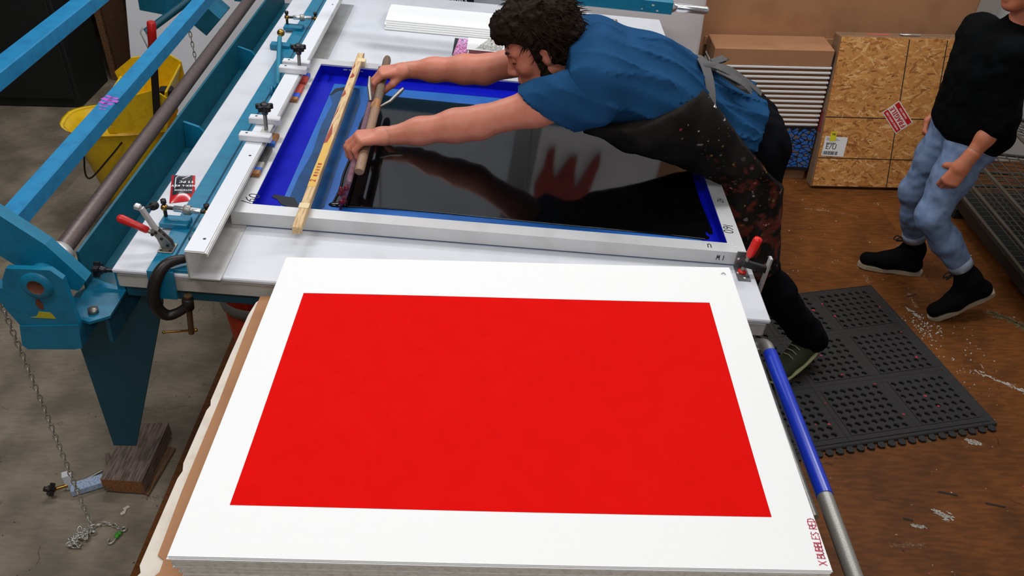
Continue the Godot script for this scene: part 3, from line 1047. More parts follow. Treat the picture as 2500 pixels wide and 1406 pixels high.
	obj("slot", st, mat(c8(50, 36, 24), 0.8), k)

# pen figures as lines in a box of the given height (x to the right, y down)
func figure(ch: String, h: float) -> Array:
	var r := []
	match ch:
		"1": r = [[Vector2(0.1, 0), Vector2(0.1, 1)]]
		"2": r = [[Vector2(0, 0.2), Vector2(0.2, 0), Vector2(0.5, 0.1), Vector2(0.5, 0.4), Vector2(0, 1), Vector2(0.6, 1)]]
		"6": r = [[Vector2(0.45, 0.0), Vector2(0.15, 0.35), Vector2(0.02, 0.7), Vector2(0.15, 1.0), Vector2(0.4, 1.0), Vector2(0.5, 0.75), Vector2(0.35, 0.55), Vector2(0.1, 0.65)]]
		"0": r = [ring_pts(Vector2(0.28, 0.5), 0.28, 0.5, 12)]
		"X": r = [[Vector2(0, 0), Vector2(0.6, 1)], [Vector2(0.6, 0), Vector2(0, 1)]]
		"B": r = [[Vector2(0, 1), Vector2(0, 0), Vector2(0.45, 0.1), Vector2(0.45, 0.4), Vector2(0.05, 0.5), Vector2(0.5, 0.6), Vector2(0.5, 0.9), Vector2(0, 1)]]
		"U": r = [[Vector2(0, 0), Vector2(0, 0.8), Vector2(0.2, 1), Vector2(0.45, 0.85), Vector2(0.5, 0)]]
		"L": r = [[Vector2(0, 0), Vector2(0, 1), Vector2(0.45, 1)]]
		"E": r = [[Vector2(0.5, 0), Vector2(0, 0), Vector2(0, 1), Vector2(0.5, 1)], [Vector2(0, 0.5), Vector2(0.4, 0.5)]]
		"S": r = [[Vector2(0.5, 0.1), Vector2(0.2, 0), Vector2(0.02, 0.25), Vector2(0.45, 0.7), Vector2(0.3, 1), Vector2(0, 0.9)]]
		"R": r = [[Vector2(0, 1), Vector2(0, 0), Vector2(0.45, 0.1), Vector2(0.45, 0.45), Vector2(0, 0.5), Vector2(0.5, 1)]]
		"D": r = [[Vector2(0, 0), Vector2(0, 1), Vector2(0.4, 0.85), Vector2(0.5, 0.5), Vector2(0.35, 0.1), Vector2(0, 0)]]
		"H": r = [[Vector2(0, 0), Vector2(0, 1)], [Vector2(0.5, 0), Vector2(0.5, 1)], [Vector2(0, 0.5), Vector2(0.5, 0.5)]]
		"Z": r = [[Vector2(0, 0), Vector2(0.5, 0), Vector2(0, 1), Vector2(0.5, 1)]]
		"W": r = [[Vector2(0, 0), Vector2(0.1, 1), Vector2(0.3, 0.4), Vector2(0.5, 1), Vector2(0.6, 0)]]
		"m": r = [[Vector2(0, 1), Vector2(0, 0.2), Vector2(0.3, 0.2), Vector2(0.3, 1)], [Vector2(0.3, 0.2), Vector2(0.6, 0.2), Vector2(0.6, 1)]]
		"n": r = [[Vector2(0, 1), Vector2(0, 0.2), Vector2(0.5, 0.3), Vector2(0.5, 1)]]
		"u": r = [[Vector2(0, 0.2), Vector2(0, 1), Vector2(0.5, 0.9), Vector2(0.5, 0.2)]]
	for l in r:
		for i in l.size(): l[i] = l[i] * h
	return r

func pen(t: Node3D, text: String, at: Vector3, along: Vector3, h: float, w: float, m: Material = null, down := Vector3.ZERO) -> void:
	var x := along.normalized()
	var z := x.cross(Vector3.UP) if down == Vector3.ZERO else down
	var st := start()
	var xf := Transform3D(Basis(x, Vector3.UP, z), at)
	var step := 0.0
	for ch in text:
		if ch != " ":
			for l in figure(ch, h): stroke(st, l, w, xf * Transform3D(Basis.IDENTITY, Vector3(step, 0, 0)))
		step += h * (0.35 if ch == "1" else 0.72)
	obj("pen_mark", st, m if m else M.pen_black, t)

# ---------------------------------------------------------------- the stack of prints and its cart
func sheet_y(p: Vector2, lift: float) -> float:
	# sheets rise a little toward the front edge and ripple slightly
	var f := smoothstep(-1.25, -0.86, p.y)
	return lift * f * f + 0.0012 * sin(p.x * 5.0 + p.y * 2.0)

func sheet(st: SurfaceTool, x0: float, x1: float, z0: float, z1: float, y: float, th: float, lift: float) -> void:
	var nx := 18
	var nz := 18
	st.set_smooth_group(1)
	var p := func(i: int, k: int, o: float) -> Vector3:
		var q := Vector2(lerpf(x0, x1, float(i) / nx), lerpf(z0, z1, float(k) / nz))
		return Vector3(q.x, y + o + sheet_y(q, lift), q.y)
	for i in nx:
		for k in nz:
			quad(st, p.call(i, k + 1, 0.0), p.call(i + 1, k + 1, 0.0), p.call(i + 1, k, 0.0), p.call(i, k, 0.0))
			quad(st, p.call(i, k, -th), p.call(i + 1, k, -th), p.call(i + 1, k + 1, -th), p.call(i, k + 1, -th))
	st.set_smooth_group(-1)
	for i in nx:
		quad(st, p.call(i, nz, -th), p.call(i + 1, nz, -th), p.call(i + 1, nz, 0.0), p.call(i, nz, 0.0))
		quad(st, p.call(i + 1, 0, -th), p.call(i, 0, -th), p.call(i, 0, 0.0), p.call(i + 1, 0, 0.0))
	for k in nz:
		quad(st, p.call(nx, k + 1, -th), p.call(nx, k, -th), p.call(nx, k, 0.0), p.call(nx, k + 1, 0.0))
		quad(st, p.call(0, k, -th), p.call(0, k + 1, -th), p.call(0, k + 1, 0.0), p.call(0, k, 0.0))

func build_stack() -> void:
	var t := thing("printed_sheet", "top white sheet printed with one large plain red rectangle", "print")
	var st := start()
	sheet(st, -0.546, 0.533, -1.724, -0.858, 1.0565, 0.0011, 0.0045)
	obj("sheet", st, M.paper, t)
	st = start()
	sheet(st, -0.4745, 0.460, -1.580, -0.965, 1.0568, 0.0002, 0.0045)
	obj("red_rectangle", st, M.red_ink, t)
	st = start()
	var h := 0.0125
	var at := 0.0
	for ch in "X BUBBLES RED":
		if ch != " ":
			var xf := Transform3D(Basis(Vector3(0.05, 0, -1).normalized(), Vector3.UP, Vector3(1, 0, 0.05).normalized()), Vector3(0.515 + at * 0.05, 1.0573 + sheet_y(Vector2(0.515, -0.868 - at), 0.0045), -0.868 - at))
			for l in figure(ch, h): stroke(st, l, 0.0014, xf)
		at += h * (0.62 if ch != " " else 0.45)
	obj("red_handwriting", st, M.pen_red, t)
	st = start()
	stroke(st, [Vector2(0.508, -1.694), Vector2(0.514, -1.699), Vector2(0.518, -1.692)], 0.0018, Transform3D(Basis.IDENTITY, Vector3(0, 1.0578, 0)))
	obj("pen_tick", st, mat(c8(90, 90, 90), 0.6), t)
	for i in 3:
		st = start()
		var o: float = [0.0015, -0.002, 0.001][i]
		sheet(st, -0.546 + o, 0.533 + o, -1.722, -0.859 + [0.002, 0.0035, 0.001][i], 1.0551 - i * 0.0013, 0.0011, 0.0036 - i * 0.0012)
		var s := obj("paper_sheet", st, M.paper)
		tag(s, ["white sheet directly under the top red print", "second white sheet under the top red print", "third white sheet under the top red print"][i], "sheet", "loose sheets on top of the paper stack")
	t = thing("paper_stack", "thick pile of large white print paper under the red print", "paper stack")
	rng.seed = 5
	st = start()
	var y := 0.9375
	while y < 1.049:
		var th := rng.randf_range(0.0022, 0.005)
		th = minf(th, 1.0505 - y)
		var j := func() -> float: return rng.randf_range(-0.0025, 0.0025)
		var k := 0.012 * (1.0 - smoothstep(0.99, 1.05, y))
		span(st, Vector3(-0.546 + j.call() + k, y, -1.722 + j.call()), Vector3(0.533 + j.call() - k * 0.2, y + th - 0.0003, -0.860 + j.call() - k * 0.5), 0.0)
		y += th
	var pile := obj("sheets", st, M.paper_edge, t)
	pile.set_meta("kind", "stuff")
	# boards below the paper
	t = thing("cardboard_sheet", "brown cardboard sheet sticking out under the paper stack", "cardboard")
	st = start()
	slab(st, pv([-0.628, -1.723, 0.52, -1.723, 0.52, -0.80, -0.618, -0.80, -0.617, -0.90, -0.606, -0.915, -0.607, -0.94, -0.621, -0.95, -0.625, -1.1, -0.624, -1.35, -0.629, -1.6]), 0.9335, 0.9370)
	obj("sheet", st, M.cardboard, t)
	t = thing("foam_board", "off white board with a chipped edge below the cardboard sheet", "board")
	st = start()
	slab(st, pv([-0.640, -1.650, -0.634, -1.70, -0.622, -1.724, 0.515, -1.724, 0.515, -0.79, -0.652, -0.79, -0.648, -0.90, -0.640, -0.915, -0.647, -0.93, -0.645, -1.13, -0.641, -1.15, -0.646, -1.17, -0.644, -1.32, -0.640, -1.335, -0.644, -1.35, -0.643, -1.5]), 0.922, 0.9335)
	obj("board", st, worn(c8(222, 212, 196), c8(206, 194, 176), 0.75, 0.0, 0.01, 2.0, 71), t)
	# a cart carries the boards
	t = thing("stock_cart", "steel cart with a blue and grey pipe rail beside the printing table", "cart")
	st = start()
	span(st, Vector3(-0.60, 0.895, -1.715), Vector3(0.505, 0.9215, -0.78), 0.003)
	obj("deck", st, M.wood_tan, t)
	for z: float in [-1.66, -0.85]:
		st = start()
		span(st, Vector3(-0.58, 0.855, z - 0.02), Vector3(0.49, 0.8945, z + 0.02), 0.003)
		obj("crossbar", st, M.galv, t)
		for x: float in [-0.55, 0.46]:
			st = start()
			rod(st, Vector3(x, 0.12, z), Vector3(x, 0.856, z), 0.018, 16)
			obj("leg", st, M.galv, t)
			st = start()
			rod(st, Vector3(x - 0.014, 0.058, z), Vector3(x + 0.014, 0.058, z), 0.055, 20, 0.006)
			box(st, Vector3(x, 0.105, z), Vector3(0.045, 0.03, 0.05), 0.003)
			obj("caster", st, M.black, t)
	st = start()
	span(st, Vector3(0.45, 0.765, -1.775), Vector3(0.665, 0.79, -1.735), 0.003)
	obj("rail_bracket", st, M.galv, t)
	st = start()
	tube(st, bez(Vector3(0.64, 0.78, -1.757), Vector3(0.672, 0.785, -1.757), Vector3(0.676, 0.80, -1.75), Vector3(0.677, 0.80, -1.72), 6) + [Vector3(0.689, 0.80, -1.24), Vector3(0.692, 0.80, -0.80)], 0.0175, 20)
	obj("pipe_rail", st, M.galv, t)
	st = start()
	tube(st, [Vector3(0.6785, 0.8005, -1.705), Vector3(0.689, 0.8005, -1.235)], 0.0186, 24)
	obj("blue_sleeve", st, M.blue_paint, t)
	st = start()
	tube(st, [Vector3(0.655, 0.772, -1.72), Vector3(0.664, 0.772, -1.20)], 0.009, 12)
	rod(st, Vector3(0.655, 0.772, -1.735), Vector3(0.655, 0.772, -1.70), 0.010, 10)
	obj("brace_rod", st, M.galv, t)
	st = start()
	rod(st, Vector3(0.46, 0.80, -0.84), Vector3(0.692, 0.80, -0.82), 0.014, 14)
	obj("rail_bracket", st, M.galv, t)

# ---------------------------------------------------------------- fittings on the printing table
func build_small_hardware() -> void:
	# aluminium channel that carries the screen hinges
	var t := thing("hinge_rail", "long aluminium channel rail along the left of the screen", "rail", MX)
	var st := start()
	prism(st, pv([-0.7995, 0.0006, -0.722, 0.0006, -0.722, 0.0045, -0.7955, 0.0045, -0.7955, 0.078, -0.748, 0.078, -0.748, 0.082, -0.7995, 0.082]), -3.80, -1.722)
	obj("channel", st, M.alu_plain, t)
	st = start()
	span(st, Vector3(-0.801, 0.0822, -3.80), Vector3(-0.752, 0.0842, -1.725), 0.0006)
	obj("top_plate", st, mat(c8(222, 224, 228), 0.35), t)
	st = start()
	span(st, Vector3(-0.750, 0.070, -3.80), Vector3(-0.745, 0.080, -1.722), 0.0006)
	obj("lip", st, M.alu_plain, t)
	for z: float in [-1.78, -2.22, -3.55]:
		st = start()
		lathe(st, [[0.0, 0.0], [0.004, 0.0]], Transform3D(Basis.IDENTITY, Vector3(-0.768, 0.0846, z)), 10)
		obj("hole", st, M.black, t)
	# hinge clamps: white bars with star knobs
	hinge_clamp(t, -2.43, -2.315, -2.375, "pair of white clamp bars with black star knob nearest the front of the rail")
	hinge_clamp(t, -2.885, -2.83, -2.855, "pair of white clamp bars with black star knob at the screen's far corner")
	# packing strips lying in the channel
	packing([[-0.745, -2.165, -2.188, M.wood_tan], [-0.745, -2.188, -2.203, mat(c8(50, 104, 196), 0.5)], [-0.745, -2.203, -2.235, M.galv], [-0.745, -2.235, -2.33, mat(c8(60, 58, 56), 0.3)]], "grey packing strip with blue tape below the nearest hinge clamp")
	packing([[-0.745, -2.352, -2.372, mat(c8(46, 96, 184), 0.5)], [-0.745, -2.372, -2.42, M.wood_tan]], "short wooden packing block with blue tape behind the nearest hinge clamp")
	packing([[-0.745, -2.675, -2.697, M.wood_tan], [-0.745, -2.697, -2.727, mat(c8(44, 92, 208), 0.5)], [-0.745, -2.727, -2.80, mat(c8(176, 70, 58), 0.5)]], "red packing strip with a blue taped end on the screen's left rail")
	packing([[-0.745, -2.82, -2.87, mat(c8(178, 62, 52), 0.5)], [-0.745, -2.87, -2.90, mat(c8(56, 84, 190), 0.5)]], "red and blue packing strip at the far corner of the screen")
	# turnbuckle adjusters
	turnbuckle(Vector3(-0.930, 0.052, -1.958), Vector3(-0.815, 0.052, -1.951), "chrome threaded adjuster with knurled nut near the toggle clamp")
	turnbuckle(Vector3(-0.935, 0.052, -3.446), Vector3(-0.823, 0.052, -3.462), "chrome threaded adjuster with knurled nut at the table's far end")
	# pivot lug next to the rail
	t = thing("pivot_lug", "small teal pivot lug with a brass nut beside the rail", "lug", MX)
	st = start()
	box(st, Vector3(-0.822, 0.024, -1.865), Vector3(0.030, 0.026, 0.030), 0.003)
	obj("lug", st, M.teal_dark, t)
	st = start()
	lathe(st, [[0.0, 0.0], [0.009, 0.0], [0.009, 0.007], [0.0, 0.007]], Transform3D(Basis.IDENTITY, Vector3(-0.816, 0.037, -1.872)), 6)
	obj("nut", st, M.brass, t)
	# teal stay rod with a brass ball end
	t = thing("stay_rod", "thin teal stay rod with a brass ball end lying over the strap", "rod", MX)
	st = start()
	rod(st, Vector3(-0.924, 0.034, -3.265), Vector3(-0.832, 0.034, -2.825), 0.0085, 14)
	obj("rod", st, mat(c8(38, 126, 152), 0.4), t)
	st = start()
	ball(st, Vector3(-0.927, 0.040, -3.30), Vector3.ONE * 0.015, 14)
	rod(st, Vector3(-0.925, 0.036, -3.29), Vector3(-0.923, 0.034, -3.255), 0.006, 10)
	obj("ball_end", st, M.brass, t)
	st = start()
	box(st, Vector3(-0.915, 0.012, -3.235), Vector3(0.075, 0.022, 0.035), 0.002)
	obj("seat", st, M.teal, t)
	st = start()
	tube(st, ring3(Vector3(-0.842, 0.026, -2.79), 0.014, Vector3.RIGHT), 0.005, 8, false)
	rod(st, Vector3(-0.834, 0.034, -2.835), Vector3(-0.840, 0.034, -2.795), 0.006, 10)
	obj("eye", st, M.teal, t)
	toggle_clamp()
	pouch()
	c_clamp()
	f_clamp()
	# squeegee bar with a chrome handle above the back of the table
	t = thing("one_arm_bar", "teal square bar with a chrome handle over the back of the table", "bar", MX)
	st = start()
	beam(st, Vector3(-0.70, 0.268, -3.393), Vector3(0.588, 0.268, -3.35), 0.048, 0.050, 0.003)
	obj("bar", st, M.teal, t)
	st = start()
	tube(st, [Vector3(0.588, 0.268, -3.35), Vector3(0.606, 0.268, -3.3493), Vector3(0.612, 0.268, -3.349), Vector3(0.722, 0.268, -3.345), Vector3(0.729, 0.268, -3.345), Vector3(0.732, 0.268, -3.345)], [0.024, 0.014, 0.0165, 0.0165, 0.013, 0.004], 24)
	obj("handle", st, M.chrome, t)
	st = start()
	rod(st, Vector3(-0.55, 0.29, -3.388), Vector3(-0.55, 2.47, -3.388), 0.004, 8)
	obj("hanger", st, M.steel, t)
	st = start()
	rod(st, Vector3(0.10, 0.29, -3.366), Vector3(0.10, 2.51, -3.366), 0.004, 8)
	obj("hanger", st, M.steel, t)
	st = start()
	for q: Array in [[0.20, 0.005, -0.008, 0.012], [0.47, 0.004, -0.012, 0.006], [0.51, 0.006, 0.006, 0.010], [0.53, 0.005, -0.014, 0.009]]:
		box(st, Vector3(q[0], 0.268 + q[2], -3.3266 + (0.588 - q[0]) * -0.0336), Vector3(q[3], q[1], 0.002), 0.0)
	var chips := obj("paint_chips", st, mat(c8(196, 200, 204), 0.6), t)
	chips.set_meta("kind", "stuff")

func ring3(c: Vector3, r: float, axis: Vector3, n := 14, ry := 0.0) -> Array:
	var b := look(axis)
	var p := []
	for i in n + 1:
		var a := TAU * i / n
		p.append(c + b.y * cos(a) * r + b.z * sin(a) * (ry if ry > 0.0 else r))
	return p

func hinge_clamp(rail: Node3D, za: float, zb: float, zk: float, label: String) -> void:
	var t := thing("hinge_clamp", label, "clamp", MX, "hinge clamps on the rail")
	for z: float in [za, zb]:
		var st := start()
		span(st, Vector3(-0.822, 0.0845, z - 0.014), Vector3(-0.728, 0.107, z + 0.014), 0.003)
		obj("bar", st, M.white, t)
		st = start()
		lathe(st, [[0.0, 0.0], [0.004, 0.0]], Transform3D(Basis.IDENTITY, Vector3(-0.80, 0.1074, z)), 10)
		obj("hole", st, M.black, t)
	var st := start()
	rod(st, Vector3(-0.758, 0.085, zk), Vector3(-0.758, 0.150, zk), 0.006, 12)
	obj("stud", st, M.steel, t)
	st = start()
	span(st, Vector3(-0.772, 0.0845, minf(za, zb)), Vector3(-0.744, 0.092, maxf(za, zb)), 0.001)
	obj("link", st, M.alu_plain, t)
	st = start()
	star_knob(st, Transform3D(Basis(Vector3.UP, 0.4), Vector3(-0.758, 0.165, zk)), 0.026)
	obj("star_knob", st, M.black_plastic, t)

func packing(runs: Array, label: String) -> void:
	var t := thing("packing_strip", label, "strip", MX, "packing strips on the frame's left rail")
	for r: Array in runs:
		var st := start()
		span(st, Vector3(r[0] - 0.014, 0.0466, r[1]), Vector3(r[0] + 0.014, 0.059, r[2]), 0.0015)
		obj("piece", st, r[3], t)

func turnbuckle(a: Vector3, b: Vector3, label: String) -> void:
	var t := thing("threaded_adjuster", label, "adjuster", MX, "threaded adjusters")
	var d := (b - a)
	var st := start()
	rod(st, a + d * 0.22, a + d * 0.86, 0.0085, 18, 0.001)
	obj("sleeve", st, M.chrome, t)
	st = start()
	rod(st, a + d * 0.46, a + d * 0.62, 0.0135, 20, 0.0015)
	obj("knurled_nut", st, M.galv, t)
	st = start()
	rod(st, a, a + d * 0.24, 0.005, 12)
	obj("threaded_rod", st, M.dark_steel, t)
	st = start()
	rod(st, a + d * 0.84, b, 0.005, 12)
	obj("threaded_rod", st, M.dark_steel, t)
	for p: Vector3 in [a, b]:
		st = start()
		ball(st, p, Vector3.ONE * 0.010, 12)
		obj("ball_joint", st, M.brass, t)
		st = start()
		rod(st, Vector3(p.x, 0.010, p.z), Vector3(p.x, p.y + 0.018, p.z), 0.005, 10)
		lathe(st, [[0.0, 0.024], [0.008, 0.024], [0.008, 0.014], [0.0, 0.014]], Transform3D(Basis.IDENTITY, p), 6)
		obj("bolt", st, M.dark_steel, t)
	st = start()
	box(st, Vector3(lerpf(a.x, b.x, 0.25), 0.016, a.z + 0.012), Vector3(0.075, 0.016, 0.045), 0.002)
	obj("base", st, M.teal, t)

func toggle_clamp() -> void:
	var t := thing("toggle_clamp", "steel toggle clamp with a red grip on the teal strap", "clamp", MX)
	var z := -1.83
	var st := start()
	span(st, Vector3(-0.905, 0.0105, z - 0.022), Vector3(-0.866, 0.0135, z + 0.022), 0.001)
	obj("foot", st, M.steel, t)
	st = start()
	for x: float in [-0.898, -0.874]:
		lathe(st, [[0.0, 0.0], [0.004, 0.0]], Transform3D(Basis.IDENTITY, Vector3(x, 0.0139, z + 0.014)), 10)
	obj("screw_holes", st, M.black, t)
	for s: float in [-0.008, 0.008]:
		st = start()
		prism(st, pv([-0.896, 0.013, -0.868, 0.013, -0.872, 0.034, -0.902, 0.070, -0.912, 0.074, -0.918, 0.066, -0.905, 0.045]), z + s - 0.0012, z + s + 0.0012)
		obj("side_plate", st, M.steel, t)
	st = start()
	beam(st, Vector3(-0.905, 0.062, z), Vector3(-0.934, 0.128, z), 0.014, 0.012, 0.002)
	beam(st, Vector3(-0.934, 0.128, z), Vector3(-0.950, 0.132, z), 0.016, 0.014, 0.003)
	obj("arm", st, M.alu_plain, t)
	st = start()
	beam(st, Vector3(-0.902, 0.050, z), Vector3(-0.932, 0.064, z), 0.012, 0.010, 0.002)
	obj("lever", st, M.steel, t)
	st = start()
	tube(st, [Vector3(-0.926, 0.061, z), Vector3(-0.930, 0.063, z), Vector3(-0.955, 0.075, z), Vector3(-0.988, 0.090, z), Vector3(-0.996, 0.093, z), Vector3(-0.999, 0.0945, z)], [0.007, 0.0095, 0.0095, 0.0115, 0.009, 0.003], 16)
	obj("red_grip", st, M.red_grip, t)
	for p: Vector3 in [Vector3(-0.905, 0.062, z), Vector3(-0.893, 0.045, z), Vector3(-0.88, 0.026, z), Vector3(-0.914, 0.056, z)]:
		st = start()
		rod(st, p - Vector3(0, 0, 0.011), p + Vector3(0, 0, 0.011), 0.004, 10)
		obj("rivet", st, M.dark_steel, t)
	st = start()
	rod(st, Vector3(-0.940, 0.120, z - 0.005), Vector3(-0.936, 0.088, z - 0.075), 0.004, 10)
	lathe(st, [[0.0, -0.008], [0.011, -0.008], [0.011, 0.008], [0.0, 0.008]], Transform3D(Basis(Vector3.RIGHT, 1.2), Vector3(-0.936, 0.085, z - 0.080)), 14)
	obj("plunger", st, M.dark_steel, t)

func pouch() -> void:
	var a := Vector3(-1.000, 0, -2.212)
	var b := Vector3(-0.936, 0, -2.222)
	var c := Vector3(-0.896, 0, -2.086)
	var d := Vector3(-0.958, 0, -2.060)
	var t := thing("tool_pouch", "red and black plastic wallet of hex keys on the white table edge", "pouch", MX)
	var st := start()
	st.set_smooth_group(1)
	var n := 10
	var p := func(i: int, k: int, o: float) -> Vector3:
		var u := float(i) / n
		var v := float(k) / n
		var q: Vector3 = a.lerp(b, u).lerp(d.lerp(c, u), v)
		var bulge := pow(sin(PI * u) * sin(PI * v), 0.7)
		return q + Vector3(0, 0.0015 + o + bulge * 0.013 * signf(o + 0.0001) * (1.0 if o >= 0.0 else 0.0), 0)
	for i in n:
		for k in n:
			quad(st, p.call(i, k + 1, 0.0), p.call(i + 1, k + 1, 0.0), p.call(i + 1, k, 0.0), p.call(i, k, 0.0))
			quad(st, p.call(i, k, -0.001), p.call(i + 1, k, -0.001), p.call(i + 1, k + 1, -0.001), p.call(i, k + 1, -0.001))
	var plastic := mat(c8(190, 30, 36), 0.18)
	obj("wallet", st, plastic, t)
	st = start()
	st.set_smooth_group(1)
	for i in range(1, n - 1):
		for k in range(0, n - 2):
			quad(st, p.call(i, k + 1, 0.0006), p.call(i + 1, k + 1, 0.0006), p.call(i + 1, k, 0.0006), p.call(i, k, 0.0006))
	obj("label", st, mat(c8(52, 52, 56), 0.2), t)
	var x := (a - b).normalized()
	var y := (d - a).normalized()
	var bs := Basis(x, y, x.cross(y)).orthonormalized()
	var wh := mat(c8(235, 235, 235), 0.4)
	letters("lettering", "HEX-L KEY", 0.0135, wh, t, Transform3D(bs, a.lerp(c, 0.5) + y * 0.018 + Vector3(0.004, 0.0185, 0)))
	letters("lettering", "ROTATION", 0.0095, wh, t, Transform3D(bs, a.lerp(c, 0.5) + y * 0.038 + Vector3(0.004, 0.0155, 0)))
	letters("lettering", "11 PC", 0.016, wh, t, Transform3D(bs, a.lerp(c, 0.5) + y * -0.004 + Vector3(0.012, 0.0190, 0)))
	st = start()
	tube(st, [p.call(2, 6, 0.002), p.call(2, 2, 0.002), p.call(3, 1, 0.002), p.call(8, 1, 0.002), p.call(5, 3, 0.002)], 0.0014, 6)
	obj("printed_key", st, wh, t)

func c_clamp() -> void:
	var t := thing("c_clamp", "dark iron C clamp gripping the table's front left edge", "clamp", MX)
	var st := start()
	tube(st, spline([Vector3(-0.806, 0.0245, -1.775), Vector3(-0.830, 0.030, -1.760), Vector3(-0.858, 0.026, -1.738), Vector3(-0.879, -0.005, -1.716), Vector3(-0.888, -0.050, -1.705), Vector3(-0.884, -0.092, -1.708), Vector3(-0.866, -0.116, -1.715), Vector3(-0.840, -0.110, -1.724), Vector3(-0.816, -0.092, -1.732)], 4), [0.007, 0.009, 0.010, 0.0115, 0.012, 0.0125, 0.013, 0.0135, 0.014, 0.0145, 0.015, 0.0155, 0.016, 0.016, 0.016, 0.016, 0.016, 0.016, 0.016, 0.016, 0.0155, 0.015, 0.015, 0.0145, 0.014, 0.0135, 0.013, 0.0125, 0.012, 0.012, 0.012, 0.012, 0.012], 14)
	rod(st, Vector3(-0.8155, -0.070, -1.733), Vector3(-0.8175, -0.106, -1.733), 0.0145, 16, 0.003)
	obj("frame", st, M.dark_steel, t)
	st = start()
	tube(st, [Vector3(-0.806, 0.0105, -1.775), Vector3(-0.806, 0.026, -1.775)], 0.008, 12)
	obj("jaw_pad", st, M.steel, t)
	st = start()
	rod(st, Vector3(-0.814, -0.064, -1.733), Vector3(-0.8205, -0.186, -1.733), 0.0075, 14)
	rod(st, Vector3(-0.814, -0.061, -1.733), Vector3(-0.814, -0.066, -1.733), 0.010, 12)
	obj("screw", st, worn(c8(112, 88, 56), c8(76, 58, 40), 0.4, 0.6, 0.05, 12.0, 33), t)
	st = start()
	rod(st, Vector3(-0.893, -0.190, -1.733), Vector3(-0.808, -0.174, -1.733), 0.0032, 10)
	ball(st, Vector3(-0.893, -0.190, -1.733), Vector3.ONE * 0.0045, 8)
	ball(st, Vector3(-0.808, -0.174, -1.733), Vector3.ONE * 0.0055, 8)
	obj("tommy_bar", st, M.brass, t)

func f_clamp() -> void:
	var t := thing("angle_plate", "grey steel angle plate against the screen frame's front right corner", "bracket", MX)
	var st := start()
	span(st, Vector3(0.622, 0.0003, -1.972), Vector3(0.658, 0.003, -1.905), 0.0006)
	span(st, Vector3(0.622, 0.003, -1.9735), Vector3(0.658, 0.052, -1.970), 0.0006)
	obj("angle", st, worn(c8(132, 132, 132), c8(98, 98, 98), 0.35, 0.7, 0.03, 8.0, 35), t)
	for p: Vector3 in [Vector3(0.650, 0.042, -1.9695), Vector3(0.629, 0.030, -1.9695)]:
		st = start()
		rod(st, p, p + Vector3(0, 0, 0.0008), 0.0035, 10)
		obj("hole", st, M.white, t)
	for p: Vector3 in [Vector3(0.642, 0.0031, -1.917), Vector3(0.628, 0.0031, -1.940)]:
		st = start()
		rod(st, p, p + Vector3(0, 0.0008, 0), 0.0035, 10)
		obj("hole", st, M.white, t)
	t = thing("bar_clamp", "black bar clamp with a red handle at the table's right edge", "clamp", MX)
	var z := -1.945
	st = start()
	lathe(st, [[0.0, 0.0032], [0.012, 0.0032], [0.013, 0.007], [0.007, 0.011], [0.0, 0.011]], Transform3D(Basis.IDENTITY, Vector3(0.640, 0, z)), 18)
	obj("pad", st, M.red_grip, t)
	st = start()
	rod(st, Vector3(0.640, 0.009, z), Vector3(0.647, 0.062, z), 0.006, 14)
	obj("spindle", st, M.steel, t)
	st = start()
	tube(st, [Vector3(0.6465, 0.055, z), Vector3(0.647, 0.058, z), Vector3(0.6485, 0.068, z), Vector3(0.656, 0.108, z), Vector3(0.658, 0.116, z), Vector3(0.6585, 0.118, z)], [0.007, 0.009, 0.0115, 0.0125, 0.011, 0.005], 18)
	obj("handle", st, mat(c8(226, 30, 22), 0.3), t)
	st = start()
	beam(st, Vector3(0.634, 0.034, z), Vector3(0.712, 0.016, z), 0.016, 0.020, 0.003)
	obj("sliding_arm", st, M.black, t)
	st = start()
	beam(st, Vector3(0.702, -0.13, z), Vector3(0.7075, 0.058, z), 0.018, 0.008, 0.001, Vector3.RIGHT)
	obj("rail", st, worn(c8(206, 208, 210), c8(150, 152, 154), 0.35, 0.6, 0.04, 8.0, 36), t)
	st = start()
	beam(st, Vector3(0.62, -0.125, z), Vector3(0.706, -0.128, z), 0.016, 0.018, 0.003)
	rod(st, Vector3(0.626, -0.118, z), Vector3(0.626, -0.0605, z), 0.008, 12)
	obj("fixed_arm", st, M.black, t)

# ---------------------------------------------------------------- things at the back of the studio
func plate(called: String, a: Vector3, b: Vector3, m: Material, parent: Node, bev := 0.001) -> MeshInstance3D:
	var st := start()
	span(st, a, b, bev)
	return obj(called, st, m, parent)

